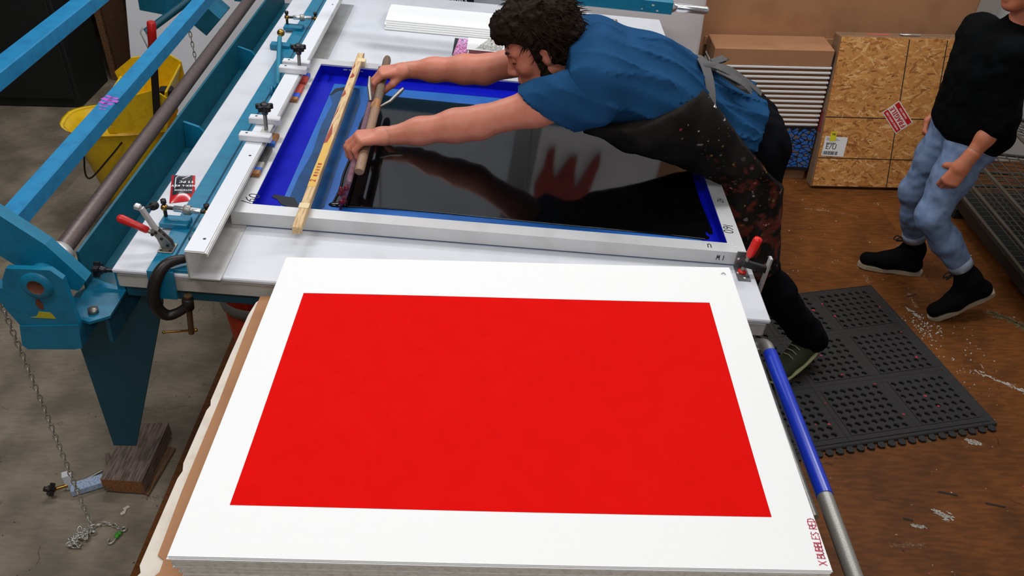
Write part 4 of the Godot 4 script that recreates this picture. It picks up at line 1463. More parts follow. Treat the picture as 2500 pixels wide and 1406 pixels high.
func build_back() -> void:
	# pile of folded white paper on the back of the table
	var t := thing("folded_paper", "pile of folded white paper sheets at the table's back", "paper", MX)
	for i in 5:
		var st := start()
		var o: float = [0.0, 0.004, -0.003, 0.005, 0.001][i]
		var z1 := -3.542 - i * 0.006
		st.set_smooth_group(1)
		var n := 12
		var prof := []
		for k in n + 1:
			var v := float(k) / n
			prof.append(Vector2(lerpf(-3.765, z1, v), 0.002 + i * 0.007 + 0.006 * sin(v * PI) * (i + 1) / 5.0))
		var pts := PackedVector2Array()
		for q in prof: pts.append(Vector2(q.x, q.y + 0.0055))
		for k in range(n, -1, -1): pts.append(prof[k])
		var rot := Transform3D(Basis(Vector3(0, 0, -1), Vector3.UP, Vector3(1, 0, 0)).inverse(), Vector3.ZERO)
		prism(st, pts, -0.552 + o, 0.02 + o * 2.0, Transform3D(Basis(Vector3(0, 0, 1), Vector3(0, 1, 0), Vector3(1, 0, 0)), Vector3.ZERO))
		obj("sheet", st, M.paper, t)
	# small prints in front of the pile
	t = thing("art_print", "pink and blue patterned print lying by the folded paper", "print", MX)
	var im := Image.create(64, 96, false, Image.FORMAT_RGB8)
	im.fill(c8(214, 140, 190))
	rng.seed = 12
	for i in 120:
		var y := rng.randi_range(0, 95)
		im.fill_rect(Rect2i(rng.randi_range(0, 60), y, rng.randi_range(2, 8), rng.randi_range(2, 5)), [c8(52, 72, 150), c8(30, 34, 60), c8(226, 220, 232)][rng.randi() % 3] if y < 40 else [c8(196, 60, 140), c8(232, 200, 222), c8(140, 40, 100)][rng.randi() % 3])
	var st := start()
	quad_uv(st, Vector3(-0.252, 0.0022, -3.33), Vector3(-0.200, 0.0022, -3.335), Vector3(-0.192, 0.0022, -3.52), Vector3(-0.238, 0.0022, -3.515))
	obj("picture", st, img_mat(im, 0.4), t)
	plate("backing", Vector3(-0.255, 0.0004, -3.52), Vector3(-0.196, 0.0018, -3.33), M.black, t, 0.0003)
	t = thing("maroon_card", "dark maroon card lying beside the pink print", "card", MX)
	plate("card", Vector3(-0.19, 0.0004, -3.50), Vector3(-0.05, 0.002, -3.34), mat(c8(96, 36, 44), 0.6), t, 0.0003)
	t = thing("newsprint", "white sheet with a torn grey newsprint picture near the man's head", "print", MX)
	plate("sheet", Vector3(-0.20, 0.0024, -3.535), Vector3(-0.02, 0.0038, -3.40), M.paper, t, 0.0003)
	im = Image.create(128, 128, false, Image.FORMAT_RGB8)
	im.fill(c8(216, 214, 206))
	var nn := noise(0.035, 66, 4)
	for y in 128:
		for x in 128:
			var v := nn.get_noise_2d(x, y)
			if v > 0.08: im.set_pixel(x, y, c8(168, 166, 160))
			elif v < -0.28: im.set_pixel(x, y, c8(120, 118, 112))
	st = start()
	quad_uv(st, Vector3(-0.165, 0.0042, -3.412), Vector3(-0.06, 0.0042, -3.405), Vector3(-0.04, 0.0042, -3.53), Vector3(-0.118, 0.0042, -3.532))
	obj("picture", st, img_mat(im, 0.7), t)
	# frames, green card and clipboard on the right of the back edge
	t = thing("framed_print", "thin brown framed white print lying on the table's back edge", "framed print", MX)
	plate("frame", Vector3(0.17, 0.0006, -3.90), Vector3(0.462, 0.016, -3.70), M.cardboard_dark, t)
	plate("mount", Vector3(0.178, 0.0162, -3.888), Vector3(0.452, 0.0172, -3.712), M.white, t, 0.0002)
	plate("picture", Vector3(0.20, 0.0173, -3.872), Vector3(0.434, 0.0176, -3.73), mat(c8(176, 178, 180), 0.4), t, 0.0)
	t = thing("green_card", "white card with a rounded green panel behind the man's back", "card", MX)
	plate("card", Vector3(0.30, 0.0178, -3.80), Vector3(0.505, 0.0195, -3.64), M.white, t, 0.0003)
	st = start()
	slab(st, rounded(0.33, -3.775, 0.492, -3.66, 0.012), 0.0196, 0.0199)
	obj("green_panel", st, mat(c8(44, 146, 84), 0.4), t)
	t = thing("clipboard", "pale clipboard with a wire clip by the man's back", "clipboard", MX)
	plate("board", Vector3(0.54, 0.0005, -3.74), Vector3(0.652, 0.004, -3.58), mat(c8(214, 212, 200), 0.5), t, 0.0006)
	st = start()
	tube(st, spline([Vector3(0.56, 0.007, -3.70), Vector3(0.61, 0.008, -3.71), Vector3(0.625, 0.008, -3.695), Vector3(0.61, 0.007, -3.68), Vector3(0.56, 0.007, -3.685)], 4), 0.0025, 8)
	obj("clip", st, M.chrome, t)
	t = thing("black_scraper", "black handled scraper lying beside the clipboard", "scraper", MX)
	st = start()
	tube(st, [Vector3(0.520, 0.012, -3.78), Vector3(0.527, 0.013, -3.77), Vector3(0.56, 0.010, -3.71), Vector3(0.575, 0.007, -3.68)], [0.006, 0.011, 0.009, 0.006], 12)
	obj("handle", st, M.black, t)
	# white upright sheet with pink smears, a cream panel and dark poster on its left
	t = thing("upright_panel", "tall white panel with pink smears standing behind the printing table", "panel")
	st = start()
	var prof := PackedVector2Array([Vector2(0.24, -4.12), Vector2(0.24, -4.078), Vector2(0.86, -4.078)])
	for i in 7:
		var a := PI / 2 - PI / 2 * i / 6.0
		prof.append(Vector2(0.862, -4.12) + Vector2(cos(a), sin(a)) * 0.042)
	slab(st, prof, 0.0, 2.7)
	obj("sheet", st, worn(c8(214, 208, 206), c8(206, 198, 198), 0.45, 0.0, 0.008, 0.6, 44), t)
	st = start()
	var zz := -4.0775
	for q: Array in [[0.30, 0.862, 0.36, 0.858, 0.008], [0.36, 0.858, 0.45, 0.846, 0.010], [0.42, 0.846, 0.47, 0.842, 0.006]]:
		beam(st, Vector3(q[0], q[1], zz), Vector3(q[2], q[3], zz), 0.0006, q[4], 0.0)
	var sm := obj("pink_smear", st, mat(c8(214, 150, 166), 0.6), t)
	sm.set_meta("kind", "stuff")
	# a red banner print hangs on the panel above the frame; the wet ink mirrors it
	t = thing("hanging_print", "ragged red cloth print hanging high on the white panel", "cloth")
	st = start()
	prism(st, pv([0.27, 2.03, 0.255, 1.90, 0.285, 1.80, 0.29, 1.70, 0.325, 1.665, 0.335, 1.78, 0.355, 1.86, 0.385, 1.78, 0.41, 1.72, 0.45, 1.70, 0.455, 1.80, 0.475, 1.90, 0.50, 1.82, 0.53, 1.72, 0.565, 1.66, 0.575, 1.73, 0.56, 1.86, 0.545, 2.02, 0.50, 2.04, 0.47, 1.98, 0.43, 2.05, 0.36, 2.06, 0.32, 2.0]), -4.070, -4.062)
	obj("cloth", st, worn(c8(150, 34, 28), c8(108, 20, 18), 0.8, 0.0, 0.012, 2.0, 45), t)
	t = thing("cream_panel", "pale cream board edge beside the man's hair", "panel")
	st = start()
	span(st, Vector3(0.12, 0.0, -4.10), Vector3(0.205, 1.05, -4.06), 0.002)
	obj("board", st, mat(c8(206, 200, 164), 0.6), t)
	t = thing("dark_poster", "black poster with white lettering behind the folded paper", "poster", MX)
	plate("sheet", Vector3(-0.62, -0.10, -4.062), Vector3(-0.20, 0.34, -4.056), mat(c8(16, 18, 34), 0.5), t, 0.0005)
	letters("lettering", "OUR DREAMS", 0.036, mat(c8(232, 232, 236), 0.5), t, Transform3D(Basis.IDENTITY, Vector3(-0.345, -0.012, -4.0555)))
	letters("lettering", "ALL FOR", 0.036, mat(c8(232, 232, 236), 0.5), t, Transform3D(Basis.IDENTITY, Vector3(-0.345, 0.040, -4.0555)))
	t = thing("grey_backing_panel", "pale grey panel standing behind the dark poster", "panel")
	st = start()
	span(st, Vector3(-0.90, 0.0, -4.20), Vector3(0.115, 2.7, -4.16), 0.003)
	obj("board", st, worn(c8(190, 196, 202), c8(182, 187, 192), 0.5, 0.0, 0.01, 0.7, 46), t)

	# cardboard along the partition
	t = thing("cardboard_wall", "very large brown cardboard sheet leaning on the back wall", "cardboard")
	st = start()
	prism(st, pv([0.945, 0.0, 2.30, 0.0, 2.33, 2.1, 0.945, 2.1]), -4.318, -4.310, Transform3D(Basis.IDENTITY, Vector3(0, 0, 0)))
	obj("sheet", st, M.cardboard, t)
	t = thing("cardboard_flap", "lower cardboard sheet with a folded top edge above the striped stack", "cardboard")
	plate("sheet", Vector3(0.965, 0.0, -4.308), Vector3(1.9, 0.70, -4.300), M.cardboard, t, 0.001)
	plate("edge", Vector3(0.965, 0.30, -4.300), Vector3(0.985, 0.660, -4.296), M.wood_dark, t, 0.0005)
	t = thing("grey_plank", "narrow pale grey plank at the right end of the cardboard", "plank")
	st = start()
	prism(st, pv([2.245, 0.0, 2.34, 0.0, 2.45, 2.0, 2.36, 2.0]), -4.30, -4.28)
	obj("plank", st, mat(c8(158, 152, 142), 0.7), t)
	# the striped stack: white boards between flat brown boxes
	t = thing("board_stack", "stack of flat brown boxes parted by thin white boards", "stack")
	var y := 0.0
	plate("flat_box", Vector3(0.98, 0.003, -4.285), Vector3(1.566, 0.060, -4.10), M.cardboard_dark, t)
	y = 0.0605
	for i in 22:
		plate("white_board", Vector3(0.975, y, -4.285), Vector3(1.570, y + 0.0095, -4.094), M.paper, t, 0.0005)
		y += 0.0097
		plate("flat_box", Vector3(0.98, y, -4.285), Vector3(1.566, y + 0.0155, -4.10), M.cardboard_dark, t, 0.0008)
		y += 0.0158
		if y > 0.605: break
	plate("white_board", Vector3(0.975, y, -4.285), Vector3(1.570, y + 0.009, -4.094), M.paper, t, 0.0005)
	plate("top_box", Vector3(0.978, y + 0.0095, -4.29), Vector3(1.566, y + 0.095, -4.098), M.cardboard, t, 0.003)
	# blue printed cloth hanging over the front of the stack
	t = thing("patterned_cloth", "blue cloth with black puzzle pattern hung on the striped stack", "cloth")
	im = Image.create(256, 256, false, Image.FORMAT_RGB8)
	im.fill(c8(36, 106, 196))
	var cell := noise(0.045, 3, 1, FastNoiseLite.TYPE_CELLULAR)
	cell.fractal_type = FastNoiseLite.FRACTAL_NONE
	cell.cellular_return_type = FastNoiseLite.RETURN_DISTANCE2_SUB
	var spot := noise(0.03, 8, 2)
	for yy in 256:
		for x in 256:
			if cell.get_noise_2d(x, yy) < -0.86: im.set_pixel(x, yy, c8(14, 14, 18))
			elif spot.get_noise_2d(x, yy) > 0.42: im.set_pixel(x, yy, c8(126, 92, 64))
			if yy < 18 + int(8.0 * sin(x * 0.2)) or yy > 236: im.set_pixel(x, yy, c8(12, 12, 14))
	st = start()
	st.set_smooth_group(1)
	var n := 14
	for i in n:
		for k in n:
			var p := func(a: int, b: int) -> Vector3:
				var u := float(a) / n
				var v := float(b) / n
				return Vector3(lerpf(1.22, 1.568, u), lerpf(0.062, 0.315, v), -4.085 + 0.004 * sin(u * 14.0) * (1.0 - v))
			var q := [p.call(i, k), p.call(i + 1, k), p.call(i + 1, k + 1), p.call(i, k + 1)]
			var uv := [Vector2(i, n - k) / n, Vector2(i + 1, n - k) / n, Vector2(i + 1, n - k - 1) / n, Vector2(i, n - k - 1) / n]
			for j in [0, 2, 1, 0, 3, 2]:
				st.set_uv(uv[j])
				st.add_vertex(q[j])
	obj("cloth", st, img_mat(im, 0.8), t)
	build_crate()
	build_rack()
	build_bucket()
	# the dark cabinet on the far left
	t = thing("dark_cabinet", "near black cabinet standing at the far left behind the machine", "cabinet")
	st = start()
	span(st, Vector3(-4.19, 0.002, -5.19), Vector3(-2.60, 2.1, -4.78), 0.006)
	obj("body", st, mat(c8(16, 20, 18), 0.7), t)
	for x: float in [-3.40, -2.61]:
		st = start()
		span(st, Vector3(x - 0.77, 0.06, -4.779), Vector3(x - 0.012, 2.06, -4.765), 0.004)
		obj("door", st, mat(c8(17, 22, 19), 0.65), t)

func rounded(x0: float, z0: float, x1: float, z1: float, r: float) -> PackedVector2Array:
	var p := PackedVector2Array()
	for c: Array in [[x1 - r, z1 - r, 0.0], [x0 + r, z1 - r, PI / 2], [x0 + r, z0 + r, PI], [x1 - r, z0 + r, PI * 1.5]]:
		for i in 5: p.append(Vector2(c[0], c[1]) + Vector2(cos(c[2] + PI / 8 * i), sin(c[2] + PI / 8 * i)) * r)
	return p

func osb_image(n: int) -> Image:
	var im := Image.create(n, n, false, Image.FORMAT_RGB8)
	im.fill(c8(204, 142, 76))
	var r := RandomNumberGenerator.new()
	r.seed = 99
	var tones := [c8(222, 158, 86), c8(212, 146, 74), c8(196, 130, 64), c8(228, 172, 104), c8(178, 112, 54), c8(204, 136, 68), c8(156, 96, 46), c8(236, 188, 124)]
	for i in 2600:
		var c: Color = tones[r.randi() % (8 if r.randf() < 0.5 else 6)]
		var p := Vector2(r.randf() * n, r.randf() * n)
		var ang := r.randfn(0.0, 0.55)
		var l := r.randf_range(0.02, 0.09) * n
		var w := r.randf_range(0.004, 0.022) * n
		if i > 2300:
			l *= 0.4
			w *= 0.5
			c = c.darkened(0.35) if r.randf() < 0.6 else c.lightened(0.2)
		var d := Vector2(cos(ang), sin(ang))
		var s := Vector2(-d.y, d.x)
		var taper := r.randf_range(0.3, 1.0)
		for a in int(l):
			var ww := w * lerpf(1.0, taper, a / l)
			for b in int(ww):
				var q := p + d * a + s * (b - ww * 0.5)
				var k := 1.0 + 0.05 * sin(b * 2.1)
				im.set_pixel(posmod(int(q.x), n), posmod(int(q.y), n), c * k)
	for i in 160:
		var p := Vector2(r.randf() * n, r.randf() * n)
		im.fill_rect(Rect2i(int(p.x), int(p.y), 2 + r.randi() % 5, 2 + r.randi() % 3), c8(74, 44, 22))
	return im

func build_crate() -> void:
	# leaning shipping crate faced with strand board; local frame: x right, y up the face, z out of it
	var lean := 0.142
	var xf := Transform3D(Basis(Vector3.RIGHT, -lean), Vector3(1.578, 0.022, -3.992))
	var t := thing("shipping_crate", "strand board shipping crate with a red sticker leaning on the wall", "crate", xf)
	var W := 0.72
	var H := 0.775
	var st := start()
	span(st, Vector3(0, -0.012, -0.098), Vector3(W, H, -0.012), 0.004)
	obj("side_wall", st, worn(c8(134, 104, 76), c8(116, 88, 62), 0.8, 0.0, 0.02, 2.0, 47), t)
	st = start()
	st.set_smooth_group(-1)
	quad_uv(st, Vector3(0.004, 0.0, 0.0), Vector3(W - 0.004, 0.0, 0.0), Vector3(W - 0.004, H - 0.004, 0.0), Vector3(0.004, H - 0.004, 0.0))
	obj("strand_board", st, img_mat(osb_image(900), 0.7), t)
	st = start()
	span(st, Vector3(0.004, 0.0, -0.0118), Vector3(W - 0.004, H - 0.004, -0.0004), 0.0)
	obj("board_edge", st, M.wood_tan, t)
	# guide lines drawn on the board
	var ln := mat(c8(56, 44, 34), 0.8)
	for q: Array in [[0.335, H - 0.01, 0.395, 0.0], [0.52, H - 0.01, 0.585, 0.0], [0.004, 0.372, W - 0.004, 0.370], [0.004, 0.155, W - 0.004, 0.152]]:
		st = start()
		beam(st, Vector3(q[0], q[1], 0.0003), Vector3(q[2], q[3], 0.0003), 0.0005, 0.005, 0.0, Vector3(q[3] - q[1], q[0] - q[2], 0).normalized())
		obj("pen_line", st, ln, t)
	# red sticker, upside down
	var sx := Transform3D(Basis(Vector3(0, 0, 1), PI - 0.86), Vector3(0.366, 0.378, 0.0012))
	var s := plate("sticker", Vector3(-0.073, -0.048, -0.0003), Vector3(0.073, 0.048, 0.0), mat(c8(238, 226, 218), 0.4), t, 0.0)
	s.transform = sx
	var red := mat(c8(206, 28, 32), 0.4)
	var wh := mat(c8(244, 236, 230), 0.4)
	for q: Array in [[0.018, 0.043], [-0.043, -0.020]]:
		plate("band", Vector3(-0.068, q[0], 0.0), Vector3(0.068, q[1], 0.0005), red, s, 0.0)
	letters("lettering", "FRAGILE", 0.033, red, s, Transform3D(Basis.IDENTITY, Vector3(0, -0.001, 0.0006)), "Droid Sans", true)
	letters("lettering", "HANDLE WITH CARE", 0.0125, wh, s, Transform3D(Basis.IDENTITY, Vector3(0, 0.0305, 0.0008)), "Droid Sans", true)
	letters("lettering", "THANK YOU", 0.0125, wh, s, Transform3D(Basis.IDENTITY, Vector3(0, -0.0315, 0.0008)), "Droid Sans", true)
	# white shipping label and yellow note
	var lx := Transform3D(Basis(Vector3(0, 0, 1), -0.035), Vector3(0.078, 0.217, 0.0012))
	var lb := plate("shipping_label", Vector3(-0.058, -0.052, -0.0003), Vector3(0.058, 0.052, 0.0), M.paper, t, 0.0)
	lb.transform = lx
	letters("lettering", "E/U", 0.036, M.pen_black, lb, Transform3D(Basis.IDENTITY, Vector3(-0.018, -0.002, 0.0005)), "Droid Sans", false)
	letters("lettering", "DESIGNS", 0.012, M.pen_black, lb, Transform3D(Basis.IDENTITY, Vector3(-0.022, 0.016, 0.0006)), "Droid Sans", true)
	rng.seed = 31
	var x := -0.052
	while x < 0.022:
		var w := rng.randf_range(0.001, 0.004)
		plate("barcode_bar", Vector3(x, -0.045, 0.0002), Vector3(x + w, -0.026, 0.0005), M.pen_black, lb, 0.0)
		x += w + rng.randf_range(0.001, 0.003)
	for i in 3: plate("text_line", Vector3(-0.05, 0.032 + i * 0.006, 0.0002), Vector3(0.02 - i * 0.01, 0.034 + i * 0.006, 0.0005), mat(c8(120, 120, 120), 0.7), lb, 0.0)
	var note := plate("yellow_note", Vector3(0.046, 0.246, 0.0014), Vector3(0.076, 0.296, 0.0020), mat(c8(228, 216, 40), 0.6), t, 0.0)
	letters("lettering", "16", 0.018, M.pen_black, note, Transform3D(Basis.IDENTITY, Vector3(0.061, 0.283, 0.0022)))
	# stickers on the brown side and top
	st = start()
	box(st, Vector3(-0.0006, 0.335, -0.052), Vector3(0.001, 0.11, 0.05), 0.0)
	obj("side_sticker", st, mat(c8(142, 52, 54), 0.5), t)
	st = start()
	for i in 5: box(st, Vector3(-0.0006, 0.53 + i * 0.032, -0.05), Vector3(0.001, 0.022, 0.05 - (i % 2) * 0.012), 0.0)
	obj("side_print", st, mat(c8(96, 94, 92), 0.6), t)
	st = start()
	box(st, Vector3(0.20, H + 0.0006, -0.055), Vector3(0.11, 0.001, 0.03), 0.0)
	obj("top_sticker", st, mat(c8(196, 96, 84), 0.5), t)
	# folding metal handles
	for yy: float in [H + 0.004, -0.014]:
		st = start()
		box(st, Vector3(0.345, yy, -0.045), Vector3(0.085, 0.006, 0.030), 0.002)
		tube(st, [Vector3(0.30, yy + 0.004, -0.03), Vector3(0.31, yy + 0.004, -0.018), Vector3(0.385, yy + 0.004, -0.018), Vector3(0.395, yy + 0.004, -0.03)], 0.004, 8)
		obj("handle", st, M.chrome, t)

func build_rack() -> void:
	var t := thing("drying_rack", "dark drying rack of sloping wire mesh trays behind the walker", "drying rack")
	var dark := mat(c8(40, 42, 40), 0.5, 0.3)
	var wire := mat(c8(104, 102, 94), 0.4, 0.6)
	var st := start()
	span(st, Vector3(2.22, 0.06, -3.80), Vector3(3.1, 0.12, -2.55), 0.004)
	span(st, Vector3(2.22, 0.0, -3.80), Vector3(2.30, 0.06, -3.72), 0.004)
	span(st, Vector3(2.22, 0.0, -2.63), Vector3(2.30, 0.06, -2.55), 0.004)
	span(st, Vector3(3.02, 0.0, -3.80), Vector3(3.1, 0.06, -3.72), 0.004)
	span(st, Vector3(3.02, 0.0, -2.63), Vector3(3.1, 0.06, -2.55), 0.004)
	obj("base", st, dark, t)
	for z: float in [-3.78, -2.57]:
		st = start()
		span(st, Vector3(3.02, 0.12, z - 0.02), Vector3(3.07, 1.35, z + 0.02), 0.003)
		obj("upright", st, dark, t)
	for i in 7:
		# the trays hinge on the right uprights; the upper ones stand open more steeply
		var y0 := 0.17 + i * 0.055
		var tilt: float = [0.0, 0.03, 0.10, 0.30, 0.42, 0.54, 0.68][i]
		var xf := Transform3D(Basis(Vector3(0, 0, 1), -tilt), Vector3(3.02, y0, 0))
		st = start()
		var L := 0.83
		for z: float in [-3.76, -2.60]: rod(st, xf * Vector3(-L, 0, z), xf * Vector3(0, 0, z), 0.008, 8)
		for x: float in [-L, -0.01]: rod(st, xf * Vector3(x, 0, -3.76), xf * Vector3(x, 0, -2.60), 0.008, 8)
		obj("tray_frame", st, wire, t)
		st = start()
		for k in range(1, 28): rod(st, xf * Vector3(-L, 0, -3.76 + k * 1.16 / 28), xf * Vector3(0, 0, -3.76 + k * 1.16 / 28), 0.0025, 5)
		for k in range(1, 14): rod(st, xf * Vector3(-L + k * L / 14, 0.003, -3.76), xf * Vector3(-L + k * L / 14, 0.003, -2.60), 0.003, 5)
		var m := obj("wire_mesh", st, wire, t)
		m.set_meta("kind", "stuff")
	t = thing("dried_sheet", "grey paper sheet lying on the lowest rack tray", "paper")
	st = start()
	span(st, Vector3(2.30, 0.176, -3.25), Vector3(2.95, 0.179, -2.7), 0.0)
	obj("sheet", st, mat(c8(168, 166, 158), 0.8), t)

func build_bucket() -> void:
	# mop bucket with a wringer on top
	var t := thing("mop_bucket", "yellow plastic mop bucket with a spout behind the machine", "bucket", Transform3D(Basis(Vector3.UP, 0.12), Vector3(-1.78, 0.0, -3.62)))
	var st := start()
	st.set_smooth_group(1)
	var ring := func(y: float, sx: float, sz: float, spout: float) -> Array:
		var r := []
		for i in 32:
			var a := TAU * i / 32.0
			var c := cos(a)
			var s := sin(a)
			var q := Vector3(signf(c) * pow(absf(c), 0.65) * sx, y, signf(s) * pow(absf(s), 0.65) * sz)
			var f := maxf(0.0, -c)
			q.x -= spout * pow(f, 3.0)
			q.y += spout * 0.25 * pow(f, 3.0)
			r.append(q)
		return r
	var rings := [ring.call(0.10, 0.15, 0.12, 0.0), ring.call(0.11, 0.16, 0.13, 0.0), ring.call(0.44, 0.205, 0.165, 0.02), ring.call(0.495, 0.215, 0.175, 0.05), ring.call(0.50, 0.222, 0.182, 0.055), ring.call(0.488, 0.206, 0.166, 0.05), ring.call(0.14, 0.155, 0.12, 0.0)]
	for k in rings.size() - 1:
		for i in 32:
			var j := (i + 1) % 32
			quad(st, rings[k][j], rings[k][i], rings[k + 1][i], rings[k + 1][j])
	for k: int in [0, 6]:
		for i in 32:
			for v in [Vector3(0, rings[k][0].y, 0), rings[k][i], rings[k][(i + 1) % 32]]: st.add_vertex(v)
	obj("tub", st, M.yellow, t)
	for x: float in [-0.11, 0.11]:
		for z: float in [-0.09, 0.09]:
			st = start()
			rod(st, Vector3(x - 0.012, 0.038, z), Vector3(x + 0.012, 0.038, z), 0.036, 16, 0.004)
			box(st, Vector3(x, 0.088, z), Vector3(0.03, 0.03, 0.03), 0.002)
			obj("caster", st, M.black, t)
	st = start()
	tube(st, spline([Vector3(0.02, 0.47, 0.185), Vector3(-0.05, 0.40, 0.20), Vector3(-0.16, 0.30, 0.195), Vector3(-0.22, 0.31, 0.05), Vector3(-0.21, 0.42, -0.10), Vector3(-0.05, 0.47, -0.185)], 6), 0.004, 8)
	obj("bail", st, M.dark_steel, t)
	t = thing("mop_wringer", "yellow mop wringer with a red handled lever set on the bucket", "wringer", Transform3D(Basis(Vector3.UP, 0.12), Vector3(-1.78, 0.0, -3.62)))
	var shell := [[-0.045, 0.19, -0.16], [-0.045, 0.19, 0.16]]
	# open basket: front, back, two cheeks
	st = start()
	prism(st, pv([0.0, 0.502, 0.215, 0.502, 0.245, 0.60, 0.250, 0.66, 0.20, 0.70, 0.05, 0.66, -0.02, 0.60]), 0.150, 0.160)
	obj("cheek", st, M.yellow, t)
	st = start()
	prism(st, pv([-0.02, 0.502, 0.215, 0.502, 0.255, 0.62, 0.255, 0.70, 0.20, 0.745, 0.04, 0.725, -0.05, 0.66]), -0.165, -0.155)
	obj("cheek", st, M.yellow, t)
	st = start()
	beam(st, Vector3(0.00, 0.51, -0.003), Vector3(-0.030, 0.640, -0.003), 0.315, 0.010, 0.003, Vector3.LEFT)
	obj("front_wall", st, M.yellow, t)
	st = start()
	beam(st, Vector3(0.205, 0.51, -0.003), Vector3(0.248, 0.69, -0.003), 0.315, 0.010, 0.003, Vector3.RIGHT)
	obj("back_wall", st, M.yellow, t)
	st = start()
	beam(st, Vector3(0.03, 0.515, -0.003), Vector3(0.20, 0.515, -0.003), 0.30, 0.012, 0.003)
	obj("press_plate", st, M.yellow, t)
	st = start()
	box(st, Vector3(-0.02, 0.51, 0.12), Vector3(0.045, 0.04, 0.05), 0.006)
	obj("hook", st, M.yellow, t)
	st = start()
	beam(st, Vector3(0.185, 0.53, 0.175), Vector3(0.245, 0.90, 0.175), 0.012, 0.030, 0.003, Vector3.RIGHT)
	obj("lever", st, M.black, t)
	st = start()
	rod(st, Vector3(0.242, 0.885, 0.175), Vector3(0.262, 1.005, 0.175), 0.018, 16, 0.004)
	obj("grip", st, M.red_grip, t)
	st = start()
	box(st, Vector3(0.235, 0.66, 0.10), Vector3(0.06, 0.05, 0.05), 0.006)
	rod(st, Vector3(0.21, 0.60, 0.165), Vector3(0.25, 0.66, 0.10), 0.014, 10)
	obj("gear", st, M.black, t)
	t = thing("cardboard_box", "plain brown cardboard box beside the yellow bucket", "box")
	st = start()
	span(st, Vector3(-1.52, 0.003, -3.66), Vector3(-1.25, 0.42, -3.34), 0.004)
	obj("box", st, M.cardboard, t)
	st = start()
	span(st, Vector3(-1.39, 0.4202, -3.66), Vector3(-1.38, 0.4206, -3.34), 0.0)
	obj("seam", st, M.cardboard_dark, t)

# ---------------------------------------------------------------- things on the floor
func build_floor_things() -> void:
	build_mat()
	# wood block under the machine's foot
	var t := thing("wood_block", "weathered wooden block under the machine's front foot", "block")
	var st := start()
	slab(st, pv([-1.318, -1.866, -1.180, -1.858, -1.182, -2.125, -1.322, -2.118]), 0.010, 0.066)
	obj("block", st, M.wood_grey, t)
	st = start()
	prism(st, pv([0.001, 0.0655, 0.001, 0.034, 0.034, 0.0105, 0.134, 0.0105, 0.137, 0.0655]), 0.0003, 0.0012, Transform3D(Basis(Vector3.UP, -0.058), Vector3(-1.318, 0, -1.866)))
	obj("end_grain", st, wood(c8(150, 98, 56), c8(112, 68, 34), 56), t)
	t = thing("shim_board", "thin pale board under the wooden block", "board")
	st = start()
	slab(st, pv([-1.30, -1.90, -1.170, -1.852, -1.148, -2.06, -1.30, -2.09]), 0.003, 0.0098)
	obj("board", st, M.wood_brown, t)
	# taped angle piece with a knob
	t = thing("taped_bar", "blue taped metal bar with a black knob on the floor", "bar")
	st = start()
	beam(st, Vector3(-1.335, 0.016, -1.905), Vector3(-1.425, 0.016, -1.86), 0.042, 0.024, 0.002)
	obj("bar", st, worn(c8(178, 190, 206), c8(70, 120, 196), 0.5, 0.0, 0.04, 5.0, 57), t)
	st = start()
	box(st, Vector3(-1.437, 0.035, -1.885), Vector3(0.030, 0.066, 0.026), 0.003, Basis(Vector3.UP, 0.45))
	obj("block", st, M.white, t)
	st = start()
	rod(st, Vector3(-1.437, 0.026, -1.87), Vector3(-1.475, 0.026, -1.853), 0.006, 10)
	obj("stud", st, M.brass, t)
	st = start()
	star_knob(st, Transform3D(look(Vector3(-0.4, 0.9, 0.2)).rotated(Vector3.FORWARD, 1.2), Vector3(-1.482, 0.028, -1.850)), 0.022)
	obj("knob", st, M.dark_steel, t)
	st = start()
	rod(st, Vector3(-1.41, 0.010, -1.90), Vector3(-1.355, 0.016, -1.945), 0.005, 8)
	obj("pin", st, M.steel, t)
	t = thing("short_stick", "short thin stick leaning against the wooden block", "stick")
	st = start()
	beam(st, Vector3(-1.375, 0.006, -2.03), Vector3(-1.331, 0.040, -1.955), 0.012, 0.008, 0.001)
	obj("stick", st, M.wood_grey, t)
	build_chain()
	# orange bucket under the table
	t = thing("orange_bucket", "orange plastic bucket with a grey rim under the table", "bucket", Transform3D(Basis.IDENTITY, Vector3(-0.90, 0.003, -2.52)))
	st = start()
	lathe(st, [[0.0, 0.0], [0.125, 0.0], [0.130, 0.01], [0.152, 0.36], [0.148, 0.36], [0.125, 0.02], [0.0, 0.02]], Transform3D.IDENTITY, 28)
	obj("tub", st, mat(c8(206, 66, 26), 0.45), t)
	st = start()
	lathe(st, [[0.150, 0.335], [0.160, 0.335], [0.162, 0.372], [0.150, 0.372], [0.148, 0.36]], Transform3D.IDENTITY, 28)
	obj("rim", st, mat(c8(150, 148, 142), 0.5), t)
	# a scrap of white paint chip by the chain
	t = thing("paint_chip", "small white flake on the concrete near the chain", "flake")
	st = start()
	slab(st, pv([-1.235, -1.800, -1.222, -1.812, -1.214, -1.806, -1.222, -1.798, -1.220, -1.780, -1.230, -1.772, -1.236, -1.780, -1.228, -1.792]), 0.003, 0.005)
	obj("flake", st, mat(c8(222, 206, 190), 0.7), t)

